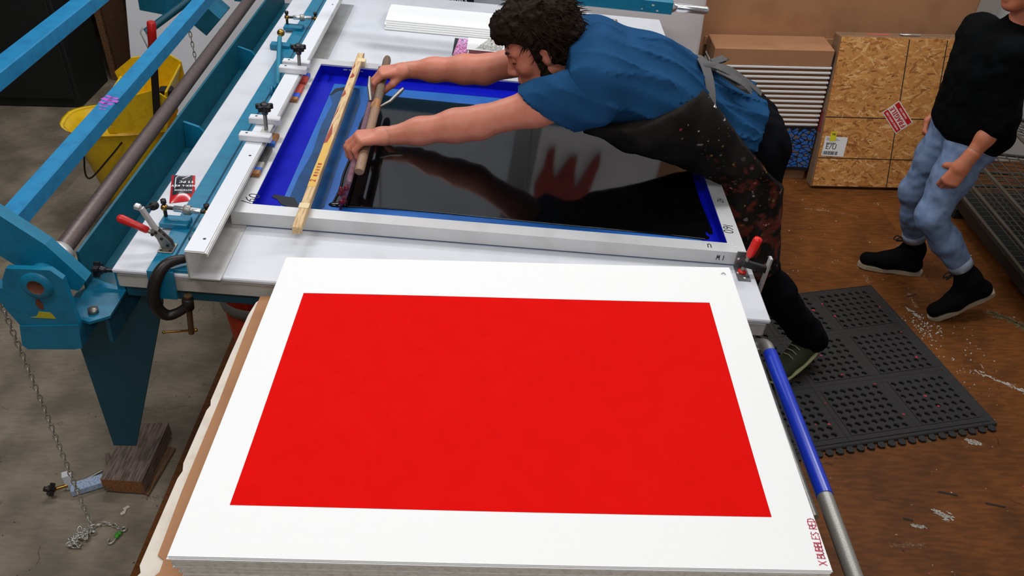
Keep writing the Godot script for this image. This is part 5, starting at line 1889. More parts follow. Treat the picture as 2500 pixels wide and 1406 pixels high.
func build_mat() -> void:
	# drainage mat of square blocks full of round holes
	var xf := Transform3D(Basis(Vector3.UP, 0.215), Vector3(1.785, 0.003, -2.272))
	var t := thing("rubber_mat", "black perforated rubber floor mat with interlocking teeth", "mat", xf)
	var rub := worn(c8(30, 28, 26), c8(24, 23, 22), 0.65, 0.0, 0.03, 3.0, 58)
	var pitch := 0.034
	var per := 7
	var blk := pitch * per + 0.045
	var hgt := 0.012
	var mesh: ArrayMesh = null
	for bz in 3:
		for bx in 3:
			if mesh == null:
				var st := start()
				st.set_smooth_group(-1)
				var b2 := blk * 0.5
				for i in per:
					for k in per:
						var c := Vector3((i - per * 0.5 + 0.5) * pitch, 0, (k - per * 0.5 + 0.5) * pitch)
						var h := pitch * 0.5
						var n := 8
						for a in n:
							var p := []
							for aa: int in [a, a + 1]:
								var th := TAU * aa / n
								var d := Vector3(cos(th), 0, sin(th))
								var e := h / maxf(absf(d.x), absf(d.z))
								p.append([d * 0.0095, d * 0.0125, d * e])
							var up := Vector3(0, hgt, 0)
							quad(st, c + p[0][1] + up, c + p[1][1] + up, c + p[1][2] + up, c + p[0][2] + up)
							quad(st, c + p[0][0] + up * 0.75, c + p[1][0] + up * 0.75, c + p[1][1] + up, c + p[0][1] + up)
							quad(st, c + p[0][0], c + p[1][0], c + p[1][0] + up * 0.75, c + p[0][0] + up * 0.75)
				# border of the block, a hair lower so that a seam shows
				for s: Array in [[-b2, -b2, b2, -b2 + 0.0225], [-b2, b2 - 0.0225, b2, b2], [-b2, -b2 + 0.0225, -b2 + 0.0225, b2 - 0.0225], [b2 - 0.0225, -b2 + 0.0225, b2, b2 - 0.0225]]:
					span(st, Vector3(s[0], 0, s[1]), Vector3(s[2], hgt - 0.001, s[3]), 0.001)
				span(st, Vector3(-b2 + 0.02, 0.0, -b2 + 0.02), Vector3(b2 - 0.02, 0.0015, b2 - 0.02), 0.0)
				st.generate_normals()
				mesh = st.commit()
			var o := inst("block", mesh, rub, t)
			o.position = Vector3(-blk * (bx + 0.5) - 0.008, 0, -blk * (bz + 0.5) - 0.008)
	var total := blk * 3
	var st := start()
	span(st, Vector3(-0.008, 0, -total - 0.016), Vector3(0.012, hgt, 0.012), 0.004)
	span(st, Vector3(-total - 0.02, 0, -0.008), Vector3(-0.008, hgt, 0.012), 0.004)
	span(st, Vector3(-total - 0.02, 0, -total - 0.016), Vector3(-0.008, hgt, -total - 0.008), 0.004)
	obj("rim", st, rub, t)
	for i in 20:
		st = start()
		var x := -0.02 - i * 0.0405
		var tooth := PackedVector2Array([Vector2(x + 0.010, 0.011), Vector2(x + 0.016, 0.028), Vector2(x + 0.006, 0.038), Vector2(x - 0.010, 0.036), Vector2(x - 0.016, 0.024), Vector2(x - 0.008, 0.011)])
		slab(st, tooth, 0.0, 0.008)
		obj("tooth", st, rub, t)
	rng.seed = 8
	st = start()
	for i in 26:
		var p := Vector3(rng.randf_range(-0.7, -0.03), hgt + 0.0006, rng.randf_range(-0.8, -0.05))
		box(st, p, Vector3(rng.randf_range(0.003, 0.010), 0.001, rng.randf_range(0.003, 0.012)), 0.0, Basis(Vector3.UP, rng.randf() * 3.0))
	var sp := obj("paint_specks", st, mat(c8(186, 40, 62), 0.6), t)
	sp.set_meta("kind", "stuff")

func link(st: SurfaceTool, c: Vector3, along: Vector3, flat: Vector3, l := 0.011, w := 0.006, r := 0.0021) -> void:
	var a := along.normalized()
	var f := (flat - a * flat.dot(a)).normalized()
	var p := []
	for i in 13:
		var t := TAU * i / 12.0
		p.append(c + a * cos(t) * l + f * sin(t) * w)
	tube(st, p, r, 6, false)

func chain_along(t: Node3D, pts: Array, m: Material, step := 0.017, l := 0.011, called := "link") -> void:
	var acc := 0.0
	var n := 0
	for i in pts.size() - 1:
		var a: Vector3 = pts[i]
		var b: Vector3 = pts[i + 1]
		var d := a.distance_to(b)
		while acc < d:
			var st := start()
			var dir := (b - a).normalized()
			var side := dir.cross(Vector3(0.3, 0.5, 0.8)).normalized()
			link(st, a + dir * acc, dir, side if n % 2 == 0 else side.cross(dir), l)
			obj(called, st, m, t)
			n += 1
			acc += step
		acc -= d

func build_chain() -> void:
	var t := thing("hanging_chain", "steel chain hanging from the bearing bracket down to the floor", "chain")
	var m := mat(c8(196, 192, 182), 0.32, 0.6)
	chain_along(t, [Vector3(-1.302, 0.905, -1.735), Vector3(-1.312, 0.03, -1.735), Vector3(-1.305, 0.008, -1.72)], m, 0.0195, 0.0125)
	# the tail: over the floor to a green hook, and a tangled heap
	chain_along(t, spline([Vector3(-1.300, 0.008, -1.722), Vector3(-1.272, 0.008, -1.735), Vector3(-1.235, 0.008, -1.730), Vector3(-1.212, 0.008, -1.715)], 5), m)
	rng.seed = 19
	var heap := [Vector3(-1.302, 0.008, -1.715)]
	for i in 34:
		var f := i / 33.0
		heap.append(Vector3(-1.305 - 0.030 * f + rng.randf_range(-0.022, 0.022), 0.008 + rng.randf_range(0.0, 0.014), -1.70 + 0.045 * f + rng.randf_range(-0.014, 0.014)))
	chain_along(t, heap, m, 0.016, 0.010)
	t = thing("green_hook", "small steel hook with a green tag at the chain's end", "hook")
	var st := start()
	tube(st, spline([Vector3(-1.208, 0.010, -1.708), Vector3(-1.210, 0.010, -1.690), Vector3(-1.214, 0.008, -1.668), Vector3(-1.224, 0.008, -1.660), Vector3(-1.232, 0.008, -1.668), Vector3(-1.230, 0.008, -1.678)], 5), 0.003, 8)
	tube(st, ring3(Vector3(-1.200, 0.008, -1.716), 0.008, Vector3.UP), 0.0025, 8, false)
	obj("hook", st, m, t)
	st = start()
	ball(st, Vector3(-1.210, 0.010, -1.690), Vector3(0.008, 0.007, 0.013), 10)
	ball(st, Vector3(-1.205, 0.011, -1.698), Vector3(0.007, 0.006, 0.008), 10)
	obj("tag", st, mat(c8(72, 156, 46), 0.5), t)
	t = thing("counterweight_chain", "short thin chain hanging beside the far counterweight", "chain")
	chain_along(t, [Vector3(-1.497, 0.86, -3.86), Vector3(-1.497, 0.60, -3.86)], m, 0.024, 0.0155)

# ---------------------------------------------------------------- people
func skin_mat(c: Color) -> StandardMaterial3D:
	var m := mat(Color.WHITE, 0.5)
	m.albedo_texture = ntex(noise(0.02, 201, 4), [[0.0, c.lerp(c8(196, 96, 76), 0.35)], [0.5, c], [1.0, c.lightened(0.06)]], 256)
	m.subsurf_scatter_enabled = true
	m.subsurf_scatter_strength = 0.15
	return tri(m, Vector3.ONE * 5.0)

func cloth_mat(a: Color, b: Color, seed_: int, freq := 0.01) -> StandardMaterial3D:
	var m := mat(Color.WHITE, 0.9)
	m.albedo_texture = ntex(noise(freq, seed_, 4), [[0.0, b], [1.0, a]], 256)
	m.metallic_specular = 0.15
	return tri(m, Vector3.ONE * 3.0)

func hand(out: Array, wrist: Vector3, fwd: Vector3, thumb: Vector3, curl: Array, spread := 0.019, tdir := Vector3.ZERO) -> void:
	# wrist: joint; fwd: along the back of the hand; thumb: sideways toward the thumb; curl: angles of the three finger joints
	fwd = fwd.normalized()
	var side := (thumb - fwd * thumb.dot(fwd)).normalized()
	var nrm := side.cross(fwd)           # axis pair: fingers bend about side
	var down := Vector3.DOWN - fwd * Vector3.DOWN.dot(fwd)
	if nrm.dot(down) < 0.0: nrm = -nrm    # toward the palm
	nrm = (nrm).normalized()
	var lens := [[0.043, 0.026, 0.021], [0.046, 0.029, 0.022], [0.043, 0.027, 0.021], [0.035, 0.021, 0.018]]
	for i in 4:
		var s := (1.5 - i) * spread
		var reach: float = [0.083, 0.087, 0.083, 0.075][i]
		var base := wrist + side * s * 0.55 + fwd * 0.012
		var kn := wrist + fwd * reach + side * s - nrm * (0.003 - absf(s) * 0.08)
		out.append(cap(base, kn, 0.0165, 0.0115, 0.014))
		var p := kn
		var ang := 0.0
		for j in 3:
			ang += curl[j] * (1.0 + 0.06 * (i - 1.5))
			var d := fwd * cos(ang) + nrm * sin(ang)
			var q: Vector3 = p + d * lens[i][j]
			out.append(cap(p, q, 0.0102 - j * 0.0008 - (0.001 if i == 3 else 0.0), 0.0095 - j * 0.0009 - (0.001 if i == 3 else 0.0), 0.004))
			p = q
	# thumb from the side of the palm near its base
	var t0 := wrist + fwd * 0.022 + side * 0.020 + nrm * 0.008
	var td := tdir if tdir != Vector3.ZERO else fwd * 0.55 + side * 0.35 + nrm * 0.75
	td = td.normalized()
	var t1 := t0 + (td + side * 0.35).normalized() * 0.042
	var t2 := t1 + td * 0.032
	var t3 := t2 + (td + nrm * 0.45 - side * 0.2).normalized() * 0.024
	out.append(cap(t0, t1, 0.0155, 0.0125, 0.012))
	out.append(cap(t1, t2, 0.0118, 0.0108, 0.005))
	out.append(cap(t2, t3, 0.0105, 0.0085, 0.004))
	out.append(cap(wrist - fwd * 0.05, wrist + fwd * 0.02, 0.0265, 0.024, 0.012))
	out.append(cap(wrist + side * 0.008 - fwd * 0.05, wrist + side * 0.010 + fwd * 0.02, 0.022, 0.022, 0.012))

func head_prims(E: Vector3, f: Vector3, u: Vector3, female := false) -> Array:
	# E: midpoint between the ears, f: where the face looks, u: up through the crown
	f = f.normalized()
	u = (u - f * u.dot(f)).normalized()
	var s := f.cross(u)
	var P := func(a: float, b: float, c: float) -> Vector3: return E + f * a + u * b + s * c
	var B := Basis(f, u, s)
	var r := []
	r.append(egg(P.call(0.0, 0.052, 0.0), Vector3(0.098, 0.090, 0.076), B, 0.02))
	r.append(egg(P.call(0.040, 0.0, 0.0), Vector3(0.060, 0.072, 0.064), B, 0.03))
	r.append(egg(P.call(0.055, -0.055, 0.0), Vector3(0.046, 0.042, 0.046), B, 0.03))
	r.append(egg(P.call(0.084, -0.088, 0.0), Vector3(0.018, 0.016, 0.020), B, 0.022))      # chin
	for c: float in [-1.0, 1.0]:
		r.append(cap(P.call(0.005, -0.045, 0.054 * c), P.call(0.075, -0.085, 0.022 * c), 0.020, 0.018, 0.03))    # jaw
		r.append(egg(P.call(0.064, -0.012, 0.043 * c), Vector3(0.024, 0.020, 0.022), B, 0.025))     # cheek
		r.append(cap(P.call(0.093, 0.036, 0.012 * c), P.call(0.076, 0.040, 0.050 * c), 0.010, 0.009, 0.016))   # brow
		r.append(egg(P.call(0.098, 0.018, 0.031 * c), Vector3(0.016, 0.012, 0.017), B, 0.014, true))    # eye socket
		r.append(egg(P.call(0.084, 0.017, 0.031 * c), Vector3(0.0125, 0.0125, 0.0125), B, 0.003))      # lid
		r.append(egg(P.call(-0.002, 0.004, 0.076 * c), Vector3(0.018, 0.030, 0.009), B.rotated(u, 0.35 * c), 0.006))   # ear
		r.append(egg(P.call(0.002, 0.006, 0.086 * c), Vector3(0.010, 0.018, 0.007), B, 0.006, true))
		r.append(egg(P.call(0.107, -0.028, 0.010 * c), Vector3(0.010, 0.009, 0.008), B, 0.008))        # nostril wing
	r.append(cap(P.call(0.094, 0.026, 0.0), P.call(0.119, -0.022, 0.0), 0.0085, 0.0105, 0.010))      # nose
	r.append(cap(P.call(0.104, -0.052, -0.014), P.call(0.104, -0.052, 0.014), 0.0065, 0.0065, 0.008))  # lips
	r.append(cap(P.call(0.101, -0.063, -0.012), P.call(0.101, -0.063, 0.012), 0.0070, 0.0070, 0.008))
	r.append(egg(P.call(0.113, -0.0575, 0.0), Vector3(0.006, 0.0014, 0.020), B, 0.003, true))
	return r

func trunk(p: Vector3, back := 1.0) -> Vector3:
	# the trunk leans up and toward the front of the table, most at the shoulders
	return p + Vector3(-0.007, 0.036, 0.083) * back * (1.0 - 0.75 * smoothstep(0.25, 0.80, p.x))

func lean(prims: Array) -> Array:
	for p in prims:
		if p.t == 0:
			p.a = trunk(p.a)
			p.b = trunk(p.b)
		else: p.c = trunk(p.c)
	return prims

func cut(pl: Plane):
	return func(q: Vector3) -> float: return pl.distance_to(trunk(q, -1.0))

func build_man() -> void:
	var t := thing("person", "man in a blue t-shirt and paint splattered apron leaning over the screen", "person")
	var skin := skin_mat(c8(200, 124, 98))
	var zc := -2.52
	# joints
	var sL := trunk(Vector3(0.205, 1.225, -2.345))
	var sR := trunk(Vector3(0.205, 1.225, -2.695))
	var wL := Vector3(-0.362, 1.122, -2.255)
	var wR := Vector3(-0.362, 1.122, -2.745)
	var eL := Vector3(-0.100, 1.166, -2.268)
	var eR := Vector3(-0.100, 1.152, -2.695)
	var chest := trunk(Vector3(0.27, 1.215, zc))
	var waist := trunk(Vector3(0.56, 1.115, zc))
	var pelvis := Vector3(0.735, 1.045, zc)
	var hL := Vector3(0.755, 1.01, -2.44)
	var hR := Vector3(0.755, 1.01, -2.60)
	var kL := Vector3(0.835, 0.565, -2.44)
	var kR := Vector3(0.825, 0.530, -2.64)
	var aL := Vector3(1.150, 0.165, -2.57)
	var aR := Vector3(0.860, 0.095, -2.68)
	var E := trunk(Vector3(0.090, 1.290, zc))
	var f := Vector3(-0.88, -0.47, 0.04)
	var u := Vector3(-0.47, 0.88, 0.0)
	# skin: torso and legs under the clothes, arms, hands, head
	var core := []
	limb(core, [chest, waist, pelvis], [0.085, 0.080, 0.085], 0.05)
	limb(core, [hL, kL, aL], [0.068, 0.048, 0.036], 0.03)
	limb(core, [hR, kR, aR], [0.068, 0.048, 0.036], 0.03)
	core.append(cap(sL, sR, 0.05, 0.05, 0.05))
	var arms := []
	for a: Array in [[sL, eL, wL], [sR, eR, wR]]:
		var d1: Vector3 = a[1] - a[0]
		var d2: Vector3 = a[2] - a[1]
		limb(arms, [a[0], a[0] + d1 * 0.45, a[1]], [0.055, 0.052, 0.043], 0.03)
		limb(arms, [a[1], a[1] + d2 * 0.25, a[1] + d2 * 0.65, a[2]], [0.042, 0.0445, 0.036, 0.0275], 0.03)
		arms.append(egg(a[1] + Vector3(0.0, -0.012, 0.0), Vector3(0.030, 0.030, 0.034), Basis.IDENTITY, 0.03))
	arms.append(cap(E + Vector3(0.010, -0.02, 0), trunk(Vector3(0.215, 1.245, zc)), 0.058, 0.072, 0.04))
	var hands := []
	hand(hands, wL, Vector3(-0.93, -0.02, 0.16), Vector3(0, 0, -1), [0.75, 0.95, 0.45], 0.019, Vector3(-0.75, -0.65, -0.05))
	var hands2 := []
	hand(hands2, wR, Vector3(-0.93, -0.02, 0.24), Vector3(0, 0, 1), [0.75, 0.95, 0.45], 0.019, Vector3(-0.80, -0.60, 0.15))
	var head := head_prims(E, f, u)
	head.append(cap(E + Vector3(0.020, -0.015, 0), E + Vector3(0.085, -0.035, 0), 0.060, 0.060, 0.03))
	var body := inst("body", net_mesh([net(core, 0.014), net(arms, 0.009), net(hands, 0.0038), net(hands2, 0.0038), net(head, 0.0042)]), skin, t)
	# fingernails and eyes
	f = f.normalized()
	u = (u - f * u.dot(f)).normalized()
	var s := f.cross(u)
	for c: float in [-1.0, 1.0]:
		var st := start()
		tube(st, spline([E + f * 0.0905 + u * 0.011 + s * 0.021 * c, E + f * 0.0975 + u * 0.0085 + s * 0.031 * c, E + f * 0.089 + u * 0.011 + s * 0.042 * c], 4), 0.0016, 6)
		obj("eyelashes", st, mat(c8(44, 28, 22), 0.8), t)
		st = start()
		tube(st, spline([E + f * 0.1035 + u * 0.038 + s * 0.012 * c, E + f * 0.0995 + u * 0.046 + s * 0.030 * c, E + f * 0.082 + u * 0.043 + s * 0.050 * c], 4), [0.003, 0.0036, 0.004, 0.004, 0.004, 0.0036, 0.003, 0.0026, 0.002], 8)
		obj("eyebrow", st, mat(c8(48, 32, 24), 0.9), t)
	man_hair(t, E, f, u, s)
	man_clothes(t, zc, sL, sR, eL, eR, chest, waist, pelvis, hL, hR, kL, kR, aL, aR)

func man_hair(t: Node3D, E: Vector3, f: Vector3, u: Vector3, s: Vector3) -> void:
	var P := func(a: float, b: float, c: float) -> Vector3: return E + f * a + u * b + s * c
	var B := Basis(f, u, s)
	var n1 := noise(28.0, 301, 3)
	var n2 := noise(90.0, 302, 2)
	var h := []
	h.append(egg(P.call(-0.012, 0.068, 0.0), Vector3(0.118, 0.103, 0.096), B, 0.02))
	h.append(egg(P.call(-0.060, 0.020, 0.0), Vector3(0.075, 0.080, 0.082), B, 0.03))
	h.append(egg(P.call(-0.075, -0.035, 0.0), Vector3(0.045, 0.050, 0.060), B, 0.03))
	h.append(egg(P.call(0.066, 0.108, 0.0), Vector3(0.050, 0.042, 0.068), B, 0.03))
	for c: float in [-1.0, 1.0]:
		h.append(egg(P.call(0.030, 0.045, 0.072 * c), Vector3(0.026, 0.045, 0.014), B, 0.02))
		h.append(egg(P.call(-0.030, 0.000, 0.068 * c), Vector3(0.022, 0.045, 0.018), B, 0.02))
		h.append(egg(P.call(0.022, -0.005, 0.074 * c), Vector3(0.012, 0.030, 0.008), B, 0.012))
		h.append(egg(P.call(0.0, 0.000, 0.086 * c), Vector3(0.014, 0.024, 0.016), B, 0.006, true))
	# keep the face free
	var face := func(q: Vector3) -> float:
		var d := q - E
		var a := d.dot(f)
		var b := d.dot(u)
		return minf(a - 0.040 - absf(d.dot(s)) * -0.12, 0.075 - b - maxf(0.0, (0.060 - a)) * 0.9)
	var hm := cloth_mat(c8(46, 34, 26), c8(26, 19, 15), 305, 0.05)
	hm.roughness = 0.6
	inst("hair", net_mesh([net(h, 0.005, [face], func(q: Vector3) -> float: return 0.010 * n1.get_noise_3dv(q) + 0.004 * n2.get_noise_3dv(q))]), hm, t)
	# loose locks that break the outline
	var st := start()
	rng.seed = 404
	for i in 800:
		var dir := Vector3(rng.randfn(), rng.randfn(), rng.randfn()).normalized()
		var a := dir.dot(f)
		var b := dir.dot(u)
		if b < -0.45 or (a > 0.35 and b < 0.45): continue
		var root: Vector3 = P.call(-0.012, 0.062, 0.0) + B * (B.transposed() * dir * Vector3(0.112, 0.098, 0.090))
		var flow := (-f * 0.4 - u * 0.75 + dir * 0.45).normalized()
		if a > 0.15: flow = (f * 0.75 - u * 0.65 + dir * 0.4).normalized()
		flow = (flow + Vector3(rng.randfn(), rng.randfn(), rng.randfn()) * 0.28).normalized()
		var l := rng.randf_range(0.026, 0.052)
		var w := rng.randf_range(0.0012, 0.0026)
		tube(st, [root, root + (flow + dir * 0.35) * l * 0.5, root + flow * l + dir * 0.002], [w, w * 0.8, 0.0004], 5, false)
	for i in 50:     # fringe over the forehead
		var c := rng.randf_range(-0.062, 0.062)
		var root: Vector3 = P.call(0.088 - absf(c) * 0.35, 0.098, c)
		var d := (f * 0.30 - u * rng.randf_range(0.5, 1.0) + s * rng.randfn() * 0.25).normalized()
		var l := rng.randf_range(0.02, 0.045)
		tube(st, [root, root + d * l * 0.5 + f * 0.006, root + d * l], [0.003, 0.0025, 0.0005], 5, false)
	var locks := obj("hair_locks", st, hm, t)
	locks.set_meta("kind", "stuff")
	# beard along the jaw
	var bd := []
	for c: float in [-1.0, 1.0]:
		bd.append(cap(P.call(0.012, -0.012, 0.0645 * c), P.call(0.018, -0.050, 0.058 * c), 0.013, 0.018, 0.01))
		bd.append(cap(P.call(0.018, -0.050, 0.056 * c), P.call(0.072, -0.090, 0.026 * c), 0.0195, 0.0195, 0.01))
	bd.append(egg(P.call(0.082, -0.094, 0.0), Vector3(0.021, 0.016, 0.026), B, 0.02))
	inst("beard", net_mesh([net(bd, 0.004, [], func(q: Vector3) -> float: return 0.004 * n2.get_noise_3dv(q))]), hm, t)

func man_clothes(t: Node3D, zc: float, sL: Vector3, sR: Vector3, eL: Vector3, eR: Vector3, chest: Vector3, waist: Vector3, pelvis: Vector3, hL: Vector3, hR: Vector3, kL: Vector3, kR: Vector3, aL: Vector3, aR: Vector3) -> void:
	var fold := noise(1.0, 311, 1)
	var crease := func(q: Vector3) -> float:
		# long folds that run from the tied waist to the shoulders
		var w := smoothstep(0.10, 0.55, q.x)
		var a := fold.get_noise_3d(q.x * 1.3 + q.y, q.y * 11.0 + q.x * 3.6, q.z * 9.0)
		var b := fold.get_noise_3d(q.x * 5.0, q.y * 5.0 + 7.0, q.z * 5.0)
		return -0.026 * (1.0 - sqrt(absf(a))) * (0.3 + 0.7 * w) + 0.009 * b + 0.012
	var o := []
	for z: float in [-0.085, 0.0, 0.085]:
		var zz := Vector3(0, 0, z)
		o.append(cap(Vector3(0.225, 1.235, zc) + zz * 1.1, Vector3(0.40, 1.185, zc) + zz, 0.118, 0.112, 0.06))
		o.append(cap(Vector3(0.40, 1.185, zc) + zz, Vector3(0.565, 1.112, zc) + zz * 0.75, 0.112, 0.100, 0.06))
		o.append(cap(Vector3(0.565, 1.112, zc) + zz * 0.75, Vector3(0.74, 1.045, zc) + zz * 0.95, 0.100, 0.108, 0.03))
	lean(o)
	o.append(cap(sL + Vector3(0.03, 0.01, -0.01), sR + Vector3(0.03, 0.01, 0.01), 0.082, 0.082, 0.06))
	o.append(cap(trunk(Vector3(0.160, 1.262, zc)), trunk(Vector3(0.24, 1.255, zc)), 0.078, 0.10, 0.04))        # collar
	var tail := Plane(Vector3(0.93, -0.37, 0).normalized(), 0.286)
	var neck := Plane(Vector3(-0.94, 0.10, 0).normalized(), -0.018)
	var torso := net(o, 0.009, [cut(tail), cut(neck)], crease)
	# sleeves
	var parts := [torso]
	for a: Array in [[sL, eL, 1.0], [sR, eR, -1.0]]:
		var d: Vector3 = a[1] - a[0]
		var sl := []
		sl.append(cap(a[0] + Vector3(0.04, 0.0, -0.02 * a[2]), a[0] + d * 0.28, 0.086, 0.078, 0.04))
		sl.append(cap(a[0] + d * 0.28, a[0] + d * 0.85 + Vector3(0, -0.004, 0), 0.078, 0.066, 0.03))
		sl.append(cap(a[0] + Vector3(0.02, -0.02, 0), a[0] + d * 0.45 + Vector3(0.03, -0.035, 0.0), 0.07, 0.055, 0.04))
		var hem := Plane(Vector3(-0.54, -0.84, 0.0).normalized(), -1.043) if a[2] > 0.0 else Plane(Vector3(-0.8, -0.55, 0.0).normalized(), -0.77)
		parts.append(net(sl, 0.008, [cut(hem)], crease))
	var blue := cloth_mat(c8(33, 74, 112), c8(28, 66, 102), 312)
	inst("t_shirt", net_mesh(parts), blue, t)
	# trousers
	var tr := []
	for z: float in [-0.08, 0.0, 0.08]:
		tr.append(cap(Vector3(0.66, 1.065, zc + z), Vector3(0.755, 1.025, zc + z), 0.094, 0.104, 0.04))
	limb(tr, [hL, kL, kL.lerp(aL, 0.35), aL], [0.098, 0.075, 0.068, 0.054], 0.04)
	limb(tr, [hR, kR, aR], [0.098, 0.072, 0.060], 0.04)
	tr.append(cap(aL + Vector3(-0.03, 0.035, 0), aL + Vector3(0.04, -0.035, -0.015), 0.056, 0.050, 0.03))
	var black := cloth_mat(c8(17, 18, 22), c8(11, 12, 15), 313)
	inst("trousers", net_mesh([net(tr, 0.011, [], func(q: Vector3) -> float: return 0.006 * fold.get_noise_3d(q.x * 14.0, q.y * 9.0, q.z * 14.0))]), black, t)
	# stitched seams on the hip pocket
	var st := start()
	tube(st, spline([Vector3(0.800, 1.085, -2.435), Vector3(0.838, 1.030, -2.425), Vector3(0.845, 0.955, -2.41), Vector3(0.800, 0.920, -2.375)], 5), 0.0016, 6)
	obj("seam", st, mat(c8(96, 92, 84), 0.8), t)
	# shoes
	for a: Array in [[aL, Vector3(-0.86, -0.30, 0.62), 0.9], [aR, Vector3(-1, -0.02, 0.1), 0.0]]:
		var an: Vector3 = a[0]
		var d: Vector3 = (a[1] as Vector3)
		var flat := Vector3(d.x, 0, d.z).normalized()
		var toe := Vector3(an.x, 0.045, an.z) + flat * 0.175
		var heel := an + Vector3(0.03, -0.075, -0.025) if a[2] > 0.0 else Vector3(an.x + 0.04, 0.045, an.z)
		var ballp := toe - flat * 0.065 + Vector3(0, 0.004, 0)
		var sh := []
		sh.append(cap(heel, ballp, 0.036, 0.038, 0.02))
		sh.append(cap(ballp, toe, 0.038, 0.028, 0.02))
		sh.append(cap(an + Vector3(0, -0.01, 0), ballp.lerp(heel, 0.45) + Vector3(0, 0.012, 0), 0.042, 0.036, 0.03))
		inst("shoe", net_mesh([net(sh, 0.006)]), worn(c8(58, 62, 40), c8(36, 38, 30), 0.7, 0.0, 0.05, 8.0, 314), t)
		st = start()
		var side := flat.cross(Vector3.UP)
		for k: float in [-1.0, 1.0]:
			tube(st, spline([heel - flat * 0.036 + Vector3(0, -0.012, 0), heel + side * 0.034 * k + Vector3(0, -0.022, 0), ballp + side * 0.037 * k + Vector3(0, -0.026, 0), toe + side * 0.022 * k + Vector3(0, -0.018, 0), toe + flat * 0.027 + Vector3(0, -0.012, 0)], 5), 0.0085, 8)
		obj("sole", st, mat(c8(176, 182, 128), 0.7), t)
		st = start()
		for i in 5:
			var p: Vector3 = ballp.lerp(an, 0.15 + i * 0.13) + Vector3(0, 0.035, 0)
			tube(st, [p - side * 0.022, p + Vector3(0, 0.006, 0), p + side * 0.022], 0.0022, 6)
		obj("laces", st, mat(c8(170, 172, 140), 0.8), t)
	# apron
	var ap := []
	for z: float in [-0.088, 0.0, 0.088]:
		var zz := Vector3(0, 0, z)
		ap.append(cap(Vector3(0.22, 1.165, zc) + zz * 1.0, Vector3(0.40, 1.160, zc) + zz * 1.08, 0.090, 0.136, 0.05))
		ap.append(cap(Vector3(0.40, 1.165, zc) + zz * 1.05, Vector3(0.565, 1.105, zc) + zz * 0.85, 0.136, 0.124, 0.05))
		ap.append(cap(Vector3(0.565, 1.105, zc) + zz * 0.85, Vector3(0.745, 1.035, zc) + zz, 0.124, 0.129, 0.04))
		ap.append(cap(Vector3(0.36, 1.10, zc) + zz * 0.9, Vector3(0.62, 1.02, zc) + zz * 0.9, 0.07, 0.085, 0.05))
	ap.append(cap(Vector3(0.735, 1.02, -2.44), Vector3(0.812, 0.60, -2.43), 0.112, 0.092, 0.04))
	ap.append(cap(Vector3(0.735, 1.02, -2.60), Vector3(0.800, 0.60, -2.60), 0.112, 0.090, 0.05))
	ap.append(cap(Vector3(0.735, 0.98, -2.52), Vector3(0.790, 0.60, -2.52), 0.100, 0.090, 0.05))
	lean(ap)
	var top := func(q0: Vector3) -> float:
		var q := trunk(q0, -1.0)
		var l := 1.128 + 0.105 * smoothstep(0.26, 0.56, q.x) if q.x < 0.56 else 1.233 + (q.x - 0.56)
		return (q.y - l) * 0.9
	var back := Plane(Vector3(0.73, 0.68, 0).normalized(), 1.243)
	var low := Plane(Vector3(0.20, -1, 0).normalized(), -0.415)
	var behind := Plane(Vector3(1, 0.0, 0.0).normalized(), 0.905)
	var apron := net(ap, 0.010, [top, cut(back), low, behind, Plane(Vector3.LEFT, -0.205)], func(q: Vector3) -> float: return 0.007 * fold.get_noise_3d(q.x * 10.0, q.y * 7.0 + 3.0, q.z * 12.0))
	inst("apron", net_mesh([apron], 1.0), apron_mat(), t)
	# waist strap, buckle and bow
	var grey := mat(c8(80, 78, 77), 0.9)
	st = start()
	var ring := []
	for i in 25:
		var a := 0.42 + 2.1 * i / 24.0
		ring.append(trunk(Vector3(0.570 - 0.050 * (0.35 - cos(a - 0.9) * 0.35), 1.112 + sin(a) * 0.146, zc + cos(a) * 0.213)))
	for i in 24:
		var p: Vector3 = ring[i]
		var q: Vector3 = ring[i + 1]
		beam(st, p, q, 0.026, 0.004, 0.0, (p + q) * 0.5 - trunk(Vector3(0.57, 1.10, zc)))
	obj("waist_strap", st, grey, t)
	st = start()
	box(st, ring[2] + Vector3(0, 0, 0.004), Vector3(0.028, 0.012, 0.016), 0.003, Basis(Vector3(0, 0, 1), 0.6))
	obj("buckle", st, M.chrome, t)
	st = start()
	var k0 := trunk(Vector3(0.575, 1.250, zc + 0.02))
	for l: Array in [[[0.03, -0.004, 0.03], [0.11, -0.030, 0.075], [0.145, -0.060, 0.085], [0.10, -0.045, 0.055], [0.02, 0.0, 0.01]],
			[[0.02, 0.004, -0.02], [0.07, 0.004, -0.06], [0.075, -0.010, -0.085], [0.03, -0.010, -0.05], [0.0, 0.0, 0.0]],
			[[0.01, 0.0, 0.0], [0.08, -0.015, -0.01], [0.15, -0.060, -0.015], [0.21, -0.105, -0.005]],
			[[0.0, 0.004, 0.0], [0.05, -0.002, 0.03], [0.10, -0.025, 0.045], [0.13, -0.045, 0.03]]]:
		var pts := []
		for q: Array in l: pts.append(k0 + Vector3(q[0], q[1] + 0.010, q[2]) * 0.85)
		pts = spline(pts, 5)
		for i in pts.size() - 1: beam(st, pts[i], pts[i + 1], 0.024, 0.003, 0.0, Vector3(0.2, 1, 0.3))
	ball(st, k0 + Vector3(0.008, 0.004, 0), Vector3(0.026, 0.014, 0.022), 12)
	obj("bow", st, grey, t)
	# double stitching on the apron
	st = start()
	for dd: float in [0.0, 0.012]:
		tube(st, spline([trunk(Vector3(0.560 + dd, 1.222 - dd, -2.352)), trunk(Vector3(0.50 + dd * 0.6, 1.165 - dd, -2.314)), trunk(Vector3(0.45 + dd * 0.5, 1.115 - dd, -2.305))], 6), 0.0012, 6)
